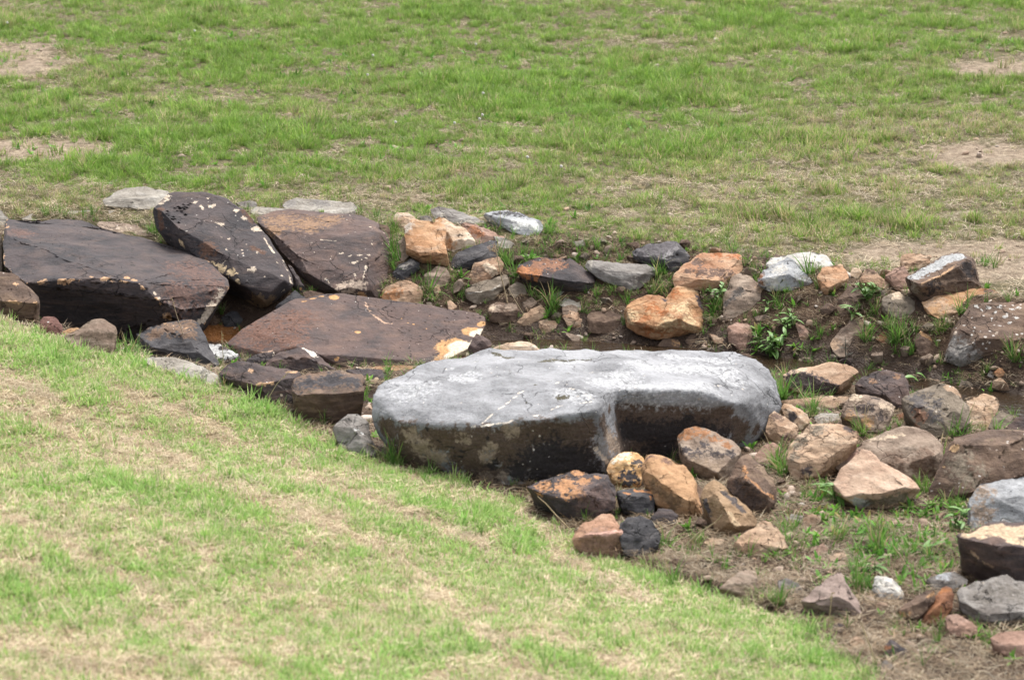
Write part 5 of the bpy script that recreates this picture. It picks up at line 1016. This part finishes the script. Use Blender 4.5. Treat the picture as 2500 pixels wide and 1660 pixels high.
def ring_points(per_m):
    out = []
    for (o, V, F) in ROCKS:
        g_ = height(V[:, 0], V[:, 1]); b_ = V[np.abs(V[:, 2] - g_) < 0.025]
        if len(b_) < 4: continue
        c0 = b_.mean(0); w_ = np.ptp(b_[:, 0]) + np.ptp(b_[:, 1])
        for q in b_[R.randint(0, len(b_), max(3, int(per_m * w_)))]:
            d = q[:2] - c0[:2]; d = d / (np.linalg.norm(d) + 1e-6)
            out.append(q[:2] + d * R.uniform(0.0, 0.05))
    out = np.array(out); P = np.stack([out[:, 0], out[:, 1], height(out[:, 0], out[:, 1])], -1)
    return P[clear_of_rocks(P)]
straw_lib = library('straw_tuft', STRAW, [blades_mesh('straw_tuft', 22, 0.05, 0.03, 0.08, 0.0026, 1.4, 0.5, 3, 300 + k, flat=True) for k in range(6)])
x, y = rand_pts(150000, -6.0, 6.0, 3.8, 20.0)
c = cover(x, y)
floor = (1 - c['field']) * (1 - c['lawn'])
fmask = smooth(0.42, 0.60, fbm(x * 2.4, y * 2.4, 91)) * floor * smooth(0.25, 0.5, np.abs(c['t']))
lowr = floor * smooth(-1.7, -2.5, c['t'])
foot = np.exp(-((c['s'] + 0.12) / 0.16) ** 2) * (c['t'] < 0)
dens = 0.42 * c['field'] * np.clip(0.12 + 0.7 * c['dry'] + 0.9 * smooth(0.1, 0.5, c['bare']), 0, 1) * (1 - 0.6 * smooth(0.5, 0.8, c['bare'])) + c['lawn'] * (0.55 + 0.45 * c['band']) + 0.5 * fmask + 0.55 * lowr + 0.5 * foot
k = in_view(x, y, 0.6) & (R.uniform(0, 1, len(x)) < np.clip(dens, 0, 1))
P = np.stack([x, y, c['z']], -1)[k]; c = {q: a[k] for q, a in c.items()}
kk = clear_of_rocks(P); P = P[kk]; c = {q: a[kk] for q, a in c.items()}
RP = ring_points(26); cr_ = cover(RP[:, 0], RP[:, 1]); P = np.concatenate([P, RP]); c = {q: np.concatenate([c[q], cr_[q]]) for q in c}
n = len(P)
strew('dry_thatch', P, spin(n, 0.10), R.uniform(0.5, 1.15, n) * np.where(c['lawn'] > 0.5, 0.75, 1.0), R.randint(0, 6, n), np.where((c['lawn'] > 0.5) | (c['field'] > 0.5), R.uniform(0, 0.7, n), R.uniform(0.6, 1.1, n)), np.clip(R.normal(0.95, 0.2, n) * np.where(c['lawn'] > 0.5, 1.08, np.where(c['field'] > 0.5, 0.85, 0.66)), 0.3, 1.4), straw_lib,
      'dry straw-coloured thatch and clippings lying on the ground', 'thatch', STRAW)
print('thatch', n)

# long grass between the rocks: (crop, x, y of the root, number of clumps, spread in px, scale)
long_lib = library('long_tuft', LONG, [blades_mesh('long_tuft', 12, 0.02, 0.06, 0.17, 0.0062, 0.35, 1.0, 6, 400 + k) for k in range(5)] + [blades_mesh('long_tuft', 16, 0.03, 0.04, 0.09, 0.0045, 0.6, 0.9, 5, 420 + k) for k in range(3)])
SPOTS = [('C', 200, 640, 7, 60, 1.0), ('C', 200, 430, 4, 40, .8), ('C', 420, 800, 5, 60, .9), ('C', 470, 900, 5, 60, 1.0), ('C', 640, 880, 7, 70, .8), ('C', 690, 940, 6, 60, .7), ('C', 1060, 700, 7, 50, 1.0), ('C', 1000, 640, 4, 40, .9), ('C', 1110, 780, 5, 40, .9),
         ('C', 1420, 1050, 8, 50, .9), ('C', 1330, 930, 5, 60, .8), ('C', 1240, 900, 4, 60, .7), ('C', 1440, 1180, 3, 40, .6), ('C', 880, 960, 3, 40, .7), ('C', 760, 560, 3, 30, .8), ('C', 960, 410, 4, 50, .7), ('C', 1390, 470, 6, 60, .7), ('C', 1180, 680, 4, 40, .7),
         ('D', 130, 440, 3, 40, .5), ('D', 250, 550, 4, 60, .6), ('D', 680, 480, 5, 50, .8), ('D', 640, 620, 6, 60, .7), ('D', 180, 900, 4, 50, .6), ('D', 1050, 620, 4, 60, .6), ('D', 1080, 740, 6, 50, .7), ('D', 1070, 850, 4, 40, .6), ('D', 1400, 450, 5, 50, .8), ('D', 1640, 590, 5, 60, .6),
         ('D', 1780, 470, 4, 30, .9), ('D', 1560, 720, 4, 60, .6), ('E', 260, 470, 4, 30, .8), ('E', 700, 640, 5, 60, .7), ('E', 760, 760, 4, 50, .7), ('E', 660, 960, 6, 40, .8), ('E', 850, 880, 5, 60, .8), ('E', 930, 1000, 8, 60, 1.0), ('E', 960, 1080, 5, 60, .8), ('E', 1200, 900, 6, 70, .9),
         ('E', 1390, 760, 4, 40, 1.1), ('E', 1200, 800, 4, 50, .8), ('E', 1820, 1120, 8, 40, .9), ('E', 300, 930, 5, 60, .6), ('E', 1250, 880, 4, 40, .9), ('E', 250, 1140, 5, 120, .5), ('E', 600, 1180, 5, 120, .5), ('E', 1640, 400, 5, 60, .7), ('E', 1560, 700, 3, 50, .6),
         ('I', 650, 490, 5, 20, 1.1), ('I', 800, 480, 6, 60, 1.0), ('I', 900, 600, 7, 60, 1.0), ('I', 720, 420, 4, 30, 1.0), ('I', 1300, 450, 4, 40, 1.0), ('I', 1150, 420, 3, 40, .8), ('I', 1280, 740, 4, 30, .8), ('I', 1200, 680, 3, 30, .7), ('I', 350, 850, 7, 40, 1.0), ('I', 220, 760, 4, 50, 1.0), ('I', 100, 680, 3, 40, 1.0),
         ('I', 620, 1000, 7, 40, 1.0), ('I', 560, 960, 4, 40, .8), ('I', 660, 1060, 4, 30, .9), ('I', 960, 1080, 5, 50, .8), ('I', 1010, 1200, 5, 40, .9), ('I', 1380, 890, 3, 20, .8), ('I', 1540, 560, 2, 20, .9), ('J', 1260, 880, 4, 20, 1.0), ('J', 1130, 1080, 5, 50, .8), ('J', 1350, 640, 3, 30, .9), ('J', 1700, 600, 4, 50, .7),
         ('J', 1440, 1140, 4, 60, .6), ('J', 960, 1200, 4, 60, .6), ('K', 780, 560, 6, 90, .9), ('K', 640, 620, 4, 50, .8), ('K', 600, 730, 5, 50, .8), ('K', 620, 860, 5, 40, .8), ('K', 700, 900, 4, 30, .8), ('K', 1160, 660, 5, 40, .8), ('K', 1000, 620, 5, 60, .7), ('K', 1370, 240, 5, 40, .8), ('K', 1450, 690, 3, 40, .7),
         ('K', 100, 480, 5, 60, .7), ('K', 430, 500, 4, 40, .8), ('K', 250, 560, 3, 40, .6), ('K', 160, 700, 3, 80, .7), ('K', 20, 1000, 3, 40, .7), ('K', 270, 1240, 3, 60, .6), ('K', 1280, 1180, 3, 40, .6), ('K', 1560, 1300, 3, 60, .6), ('K', 940, 1200, 3, 60, .5),
         ('F', 70, 480, 6, 50, .8), ('F', 190, 480, 3, 20, .7), ('F', 820, 690, 7, 60, .8), ('F', 960, 730, 5, 60, .7), ('F', 1240, 900, 2, 40, .6), ('G', 360, 990, 7, 24, 1.1), ('G', 290, 960, 3, 30, .8), ('G', 600, 1100, 4, 60, .5), ('G', 800, 1120, 3, 60, .5), ('G', 910, 1150, 2, 10, .6),
         ('A', 120, 1110, 3, 30, .8), ('A', 900, 1380, 4, 30, .8), ('A', 1000, 1400, 5, 50, .8), ('H', 620, 1110, 3, 30, .7), ('H', 1150, 1290, 2, 20, .8), ('L', 830, 540, 3, 30, .7), ('L', 1820, 420, 5, 50, .8), ('L', 1800, 540, 4, 40, .7), ('L', 900, 850, 2, 20, .8), ('L', 1700, 970, 4, 40, .7), ('L', 1120, 520, 5, 60, .5), ('L', 1050, 620, 4, 50, .5),
         ('A', 1180, 470, 5, 40, .7), ('A', 700, 350, 5, 160, .6), ('A', 400, 350, 5, 120, .6), ('B', 1250, 360, 6, 100, .8), ('B', 1400, 480, 4, 40, .9)]
P = []; SC = []
for (cr, sx, sy, num, spr, scl) in SPOTS:
    for q in range(num):
        h = ground_hit(*px(cr, sx + R.normal(0, spr * 0.6), sy + R.normal(0, spr * 0.3)))
        P.append(h); SC.append(scl * R.uniform(0.6, 1.15))
P = np.array(P); SC = np.array(SC); P[:, 2] = height(P[:, 0], P[:, 1])
kk = clear_of_rocks(P); P = P[kk]; SC = SC[kk]
# plus a thin growth all over the ditch
x, y = rand_pts(30000, -2.6, 3.2, 6.2, 13.2)
c = cover(x, y)
dens = (1 - c['field']) * (1 - c['lawn']) * smooth(0.40, 0.56, fbm(x * 2.6, y * 2.6, 95)) * smooth(0.15, 0.4, np.abs(c['t'])) * (0.12 + 0.75 * (c['t'] > 0.2))
k = (R.uniform(0, 1, len(x)) < dens)
Q = np.stack([x, y, c['z']], -1)[k]; Q = Q[clear_of_rocks(Q)]
RP = ring_points(14); RP = RP[RP[:, 1] > 8.3]
SC = np.concatenate([SC, R.uniform(0.25, 0.6, len(Q)), R.uniform(0.2, 0.55, len(RP))]); P = np.concatenate([P, Q, RP]); n = len(P)
strew('ditch_grass', P, spin(n, 0.15), SC, np.where(R.uniform(0, 1, n) < 0.6, R.randint(0, 5, n), R.randint(5, 8, n)), np.clip(R.normal(0.15, 0.16, n), 0, 1), np.clip(R.normal(1.0, 0.15, n), 0.5, 1.5), long_lib,
      'long green grass blades growing between the rocks of the ditch', 'grass', LONG)
print('ditch', n)
weed_lib = library('weed_rosette', LEAF, [blades_mesh('weed_rosette', 9, 0.006, 0.02, 0.055, 0.012, 0.8, 0.7, 4, 500 + k, leafy=True) for k in range(5)])
x, y = rand_pts(50000, -3.5, 4.2, 6.2, 16.5)
c = cover(x, y)
ditch_m = (1 - c['field']) * (1 - c['lawn']) * smooth(0.1, 0.35, np.abs(c['t']))
wu, wv_ = c['u'], c['v']
patch = 1.3 * np.exp(-((wu - 2220) / 190) ** 2 - ((wv_ - 1310) / 80) ** 2) + np.exp(-((wu - 2080) / 110) ** 2 - ((wv_ - 1270) / 60) ** 2) + 0.9 * np.exp(-((wu - 1880) / 80) ** 2 - ((wv_ - 830) / 34) ** 2) + 0.8 * np.exp(-((wu - 1740) / 40) ** 2 - ((wv_ - 740) / 40) ** 2) + 0.7 * np.exp(-((wu - 2130) / 60) ** 2 - ((wv_ - 730) / 50) ** 2)
dens = ditch_m * (0.06 + 0.16 * (c['t'] > 0.15) * smooth(0.45, 0.6, fbm(x * 2, y * 2, 99)) + 0.95 * np.clip(patch, 0, 1)) + 0.03 * c['field'] * (c['dry'] < 0.5)
k = in_view(x, y, 0.5) & (R.uniform(0, 1, len(x)) < dens)
P = np.stack([x, y, c['z']], -1)[k]; P = P[clear_of_rocks(P)]; n = len(P)
strew('weeds', P, spin(n, 0.2), R.uniform(0.5, 1.2, n), R.randint(0, 5, n), np.clip(R.normal(0.08, 0.12, n), 0, 1), np.clip(R.normal(1.0, 0.2, n), 0.5, 1.5), weed_lib,
      'small broad-leaved weeds on the dirt between rocks', 'weeds', LEAF)
print('weeds', n)

# gravel in the ditch and on the bare soil
def pebble_mesh(seed):
    U, F = ico(1); r = np.random.RandomState(seed)
    V = U * np.array((1.0, r.uniform(0.6, 0.9), r.uniform(0.4, 0.7))) * (1 + 0.18 * r.normal(size=(len(U), 1)).clip(-1.5, 1.5))
    return mesh_np('pebble', V * 0.012, F, dict(rnd=np.full(len(U), r.uniform())), smooth_shade=False)
pm = NT('pebble_stone')
pc = pm.mix(pm.attr('rnd'), pm.mix(pm.attr('tint', 'INSTANCER'), (0.13, 0.09, 0.065), (0.36, 0.25, 0.17)), pm.mix(pm.attr('tint', 'INSTANCER'), (0.30, 0.19, 0.12), (0.52, 0.47, 0.42)))
pm.principled(pc, 0.85, pm.bump(pm.noise(pm.coord('Object'), 150, 4), 0.5, 0.004))
peb_lib = library('pebble', pm.m, [pebble_mesh(600 + k) for k in range(6)])
x, y = rand_pts(60000, -3.2, 4.0, 6.0, 17.0)
c = cover(x, y)
gr = (1 - c['field']) * (1 - c['lawn'])
gu = np.exp(-((c['u'] - 2420) / 110) ** 2 - ((c['v'] - 915) / 22) ** 2)
dens = gr * (0.14 + 0.30 * smooth(0.5, 0.65, fbm(x * 3, y * 3, 97)) + 0.5 * gu) + 0.05 * c['bare'] * c['field'] + 0.015 * c['field']
k = in_view(x, y, 0.5) & (R.uniform(0, 1, len(x)) < dens)
P = np.stack([x, y, c['z'] + 0.002], -1)[k]; P = P[clear_of_rocks(P)]; n = len(P)
strew('gravel', P, spin(n, 0.4), 0.35 + 3.4 * R.beta(1.0, 6, n), R.randint(0, 6, n), R.uniform(0, 1, n), np.ones(n), peb_lib, 'loose gravel and pebbles scattered on the dirt of the ditch', 'gravel', pm.m)
print('gravel', n)

# ------------------------------------------------------------------ single plants
def tube(pts, r0, r1, sides=5):
    pts = [np.array(p, float) for p in pts]; V = []; F = []; al = []
    for i, p in enumerate(pts):
        d = pts[min(i + 1, len(pts) - 1)] - pts[max(i - 1, 0)]; d /= np.linalg.norm(d)
        a = np.cross(d, (0.3, 1, 0.2)); a /= np.linalg.norm(a); b = np.cross(d, a)
        f = i / (len(pts) - 1); r = r0 + (r1 - r0) * f
        for s in range(sides):
            t = 2 * math.pi * s / sides
            V.append(p + (a * math.cos(t) + b * math.sin(t)) * r); al.append(f)
    for i in range(len(pts) - 1):
        for s in range(sides):
            q = i * sides + s; w_ = i * sides + (s + 1) % sides
            F.append((q, w_, w_ + sides)); F.append((q, w_ + sides, q + sides))
    return np.array(V), np.array(F), np.array(al)
sm = NT('stalk_straw'); sm.principled(sm.mix(sm.noise(sm.coord('Object'), 60, 4), (0.42, 0.32, 0.19), (0.58, 0.49, 0.34)), 0.8)
gm = NT('weed_green'); gm.principled(gm.mix(gm.noise(gm.coord('Object'), 30, 3), (0.055, 0.13, 0.026), (0.13, 0.24, 0.048)), 0.5)
dm = NT('sprig_dark'); dm.principled(dm.mix(dm.noise(dm.coord('Object'), 40, 3), (0.035, 0.04, 0.03), (0.09, 0.09, 0.07)), 0.6)
def stalk(crop, pts, label, r=0.0026, head=True):
    """dry seed stalk; the root is the last point"""
    h = ground_hit(*px(crop, *pts[-1])); Y = h[1]
    W = []
    n_ = len(pts)
    for i, q in enumerate(pts): W.append(at_y(*px(crop, *q), Y - 0.05 * (n_ - 1 - i)))
    W = W[::-1]; W[0] = W[0] - np.array((0, 0, 0.02))
    base = W[0].copy(); fine = []
    for a, b in zip(W[:-1], W[1:]):
        for f in np.linspace(0, 1, 6)[:-1]: fine.append(a + (b - a) * f - base)
    fine.append(W[-1] - base)
    V, F, al = tube(fine, r, r * 0.45)
    root = link_obj('dry_stalk', None, label=label, cat='stalk', loc=tuple(base))
    link_obj('stem', mesh_np('stem', V, F), sm.m, root)
    if head:
        rr = random.Random(int(base[0] * 1e4)); hv = []; hf = []
        d = fine[-1] - fine[-4]
        for k in range(14):
            p = fine[-1] - d * rr.uniform(0, 1.0); o = np.array([rr.gauss(0, 1) for _ in range(3)]) * 0.004
            i0 = len(hv); hv += [p, p + o + d * 0.08, p + o * 0.4 + d * 0.16]; hf.append((i0, i0 + 1, i0 + 2))
        link_obj('seed_head', mesh_np('seed_head', np.array(hv), np.array(hf)), sm.m, root)
stalk('C', [(963, 545), (985, 650), (1010, 780), (1040, 900), (1070, 1000)], 'tall pale dry stalk standing below the black wedge rock', 0.0034)
stalk('C', [(1078, 800), (1075, 900), (1120, 980), (1200, 1080)], 'thin bent dry stalk just right of the tall pale one', 0.0018, False)
stalk('F', [(372, 15), (410, 150), (460, 300), (530, 515)], 'tall dry grass stalk in front of the dark wedge rock, at the left', 0.0022)
stalk('F', [(755, 272), (765, 450), (785, 630)], 'short dry stalk before the small stone with white top', 0.0018)
stalk('F', [(1270, 585), (1180, 680), (1120, 780), (1112, 850)], 'arching dry stalk before the dark square block', 0.0016)
stalk('H', [(1612, 1050), (1560, 1110), (1420, 1200), (1280, 1300)], 'slanting straw stem lying before the olive-brown ridged rock', 0.0026, False)
stalk('H', [(195, 915), (260, 970), (330, 1050), (480, 1160)], 'bent straw stem at the foot of the rusty-topped heap rock', 0.0022, False)
stalk('A', [(435, 640), (390, 710), (320, 790)], 'short pale stem lying against the long dark slab', 0.003, False)
stalk('K', [(860, 480), (880, 540), (940, 620), (1000, 690)], 'pale stem bent over the weeds of the lower right', 0.0024, False)
stalk('K', [(630, 1110), (680, 1250), (740, 1400), (790, 1460)], 'long straw stem lying below the pyramid-shaped rock', 0.0024, False)
stalk('K', [(410, 900), (400, 1020), (375, 1180)], 'upright green-yellow stem before the pyramid-shaped rock', 0.0018)

def leaf_mesh(L_, W_, seed):
    r = random.Random(seed); V = []; F = []; n_ = 6
    for i in range(n_ + 1):
        f = i / n_; w_ = W_ * math.sin(math.pi * min(0.98, 0.04 + 0.96 * f)) ** 0.75 / 2
        z = -0.35 * L_ * f * f + 0.05 * L_ * math.sin(f * 3)
        V += [(f * L_, -w_, z + 0.25 * w_), (f * L_, 0, z), (f * L_, w_, z + 0.25 * w_)]
    for i in range(n_):
        q = 3 * i
        F += [(q, q + 1, q + 4), (q, q + 4, q + 3), (q + 1, q + 2, q + 5), (q + 1, q + 5, q + 4)]
    return mesh_np('leaf', np.array(V), np.array(F))
LEAVES = {}
def plant(name, crop, x_, y_, tall, leaves, L_, W_, label, mat, spread=1.0, stems=1, cat='weed', seed=1):
    r = random.Random(seed * 31); h = ground_hit(*px(crop, x_, y_))
    root = link_obj(name, None, label=label, cat=cat, loc=tuple(h))
    key = (L_, W_, mat.name)
    if key not in LEAVES:
        LEAVES[key] = leaf_mesh(L_, W_, 5); LEAVES[key].materials.append(mat)
    for s in range(stems):
        a = r.uniform(0, 6.28); lean = r.uniform(0.1, 0.6) * spread if stems > 1 else 0.08
        top = np.array((math.cos(a) * lean * tall, math.sin(a) * lean * tall, tall * r.uniform(0.75, 1.05)))
        pts = [top * f + np.array((0, 0, -0.015 * (1 - f))) + np.array((math.cos(a), math.sin(a), 0)) * 0.25 * tall * lean * f * f for f in np.linspace(0, 1, 7)]
        V, F, al = tube(pts, 0.0028, 0.0012)
        st = link_obj('stem', mesh_np('stem', V, F), mat, root)
        for q in range(leaves):
            f = 0.2 + 0.8 * (q + r.random() * 0.5) / leaves; p = pts[min(6, int(f * 6))]
            o = link_obj('leaf', LEAVES[key], None, root, loc=tuple(p))
            o.rotation_euler = (r.uniform(-0.3, 0.3), r.uniform(-0.9, 0.15), q * 2.4 + r.uniform(-0.4, 0.4))
            o.scale = (1, 1, 1) if r.random() < 0.5 else (0.75, 0.8, 0.8)
plant('leafy_weed', 'D', 1500, 1090, 0.13, 8, 0.062, 0.017, 'bright green leafy weed by the stream, right of the pinkish block', gm.m, 1.3, 7, seed=3)
plant('leafy_weed', 'D', 1640, 880, 0.08, 7, 0.05, 0.016, 'yellow-green leafy weed on the dirt mound behind the bigger weed', gm.m, 1.2, 4, seed=4)
plant('leafy_weed', 'D', 1490, 730, 0.035, 9, 0.075, 0.017, 'low rosette weed below the grey-tan rock with dirty face', gm.m, 1.0, 1, seed=5)
plant('leafy_weed', 'D', 1080, 690, 0.09, 7, 0.036, 0.016, 'small-leaved weed growing right of the golden orange rock', gm.m, 1.3, 6, seed=6)
plant('leafy_weed', 'E', 690, 660, 0.09, 7, 0.045, 0.022, 'leafy green weed under the tan wedge stone', gm.m, 1.3, 5, seed=7)
plant('leafy_weed', 'E', 560, 800, 0.06, 5, 0.075, 0.018, 'weed with long leaves under the dark earthy rock', gm.m, 1.2, 2, seed=8)
plant('leafy_weed', 'J', 1040, 320, 0.12, 6, 0.06, 0.026, 'upright broad-leaved weed between purple-brown and grey-brown rocks', gm.m, 0.5, 2, seed=9)
plant('leafy_weed', 'J', 440, 1150, 0.08, 5, 0.085, 0.022, 'long-leaved weed at the left foot of the three-cornered rock', gm.m, 0.8, 3, seed=10)
plant('leafy_weed', 'K', 1130, 640, 0.05, 6, 0.075, 0.02, 'broad-leaved weed on the dirt left of the cream-topped rock', gm.m, 1.0, 2, seed=11)
plant('leafy_weed', 'K', 1370, 420, 0.07, 5, 0.05, 0.022, 'weed with round leaves at the foot of the blue-grey lichened rock', gm.m, 1.0, 3, seed=12)
plant('leafy_weed', 'K', 740, 740, 0.04, 6, 0.06, 0.02, 'low green weed above the white knobbly stone', gm.m, 1.0, 2, seed=13)
plant('sprig', 'E', 520, 1110, 0.105, 9, 0.034, 0.008, 'dark little sprig standing before the flat tan stone', dm.m, 0.2, 1, 'sprig', seed=14)
# white clover heads out on the slope
cm = NT('clover_white'); cm.principled(cm.mix(cm.noise(cm.coord('Object'), 200, 2), (0.42, 0.39, 0.36), (0.7, 0.68, 0.66)), 0.7)
def clover_mesh():
    U, F = ico(2); V = U * 0.0075 * (1 + 0.25 * np.sign(np.sin(U[:, :1] * 19) * np.sin(U[:, 1:2] * 17) * np.sin(U[:, 2:] * 15)) * 0.5)
    return mesh_np('flower_head', V, F, smooth_shade=False)
chm = clover_mesh(); chm.materials.append(cm.m)
tv, tf, _a = tube([(0, 0, -0.075), (0.003, 0, -0.04), (0, 0, 0)], 0.0015, 0.0012)
cst = mesh_np('stem', tv, tf); cst.materials.append(gm.m)
for (u, v) in [(476, 87), (1162, 120), (1178, 296), (1110, 316), (1171, 306), (1288, 401), (1370, 424), (911, 148), (898, 196), (1180, 242), (966, 314), (19, 67)]:
    h = ground_hit(u, v + 14)
    root = link_obj('white_clover', None, label='small white clover flower in the grass of the far slope', cat='flower', group='white clover flowers on the far slope', loc=(h[0], h[1], h[2] + 0.07))
    link_obj('flower_head', chm, None, root); link_obj('stem', cst, None, root)
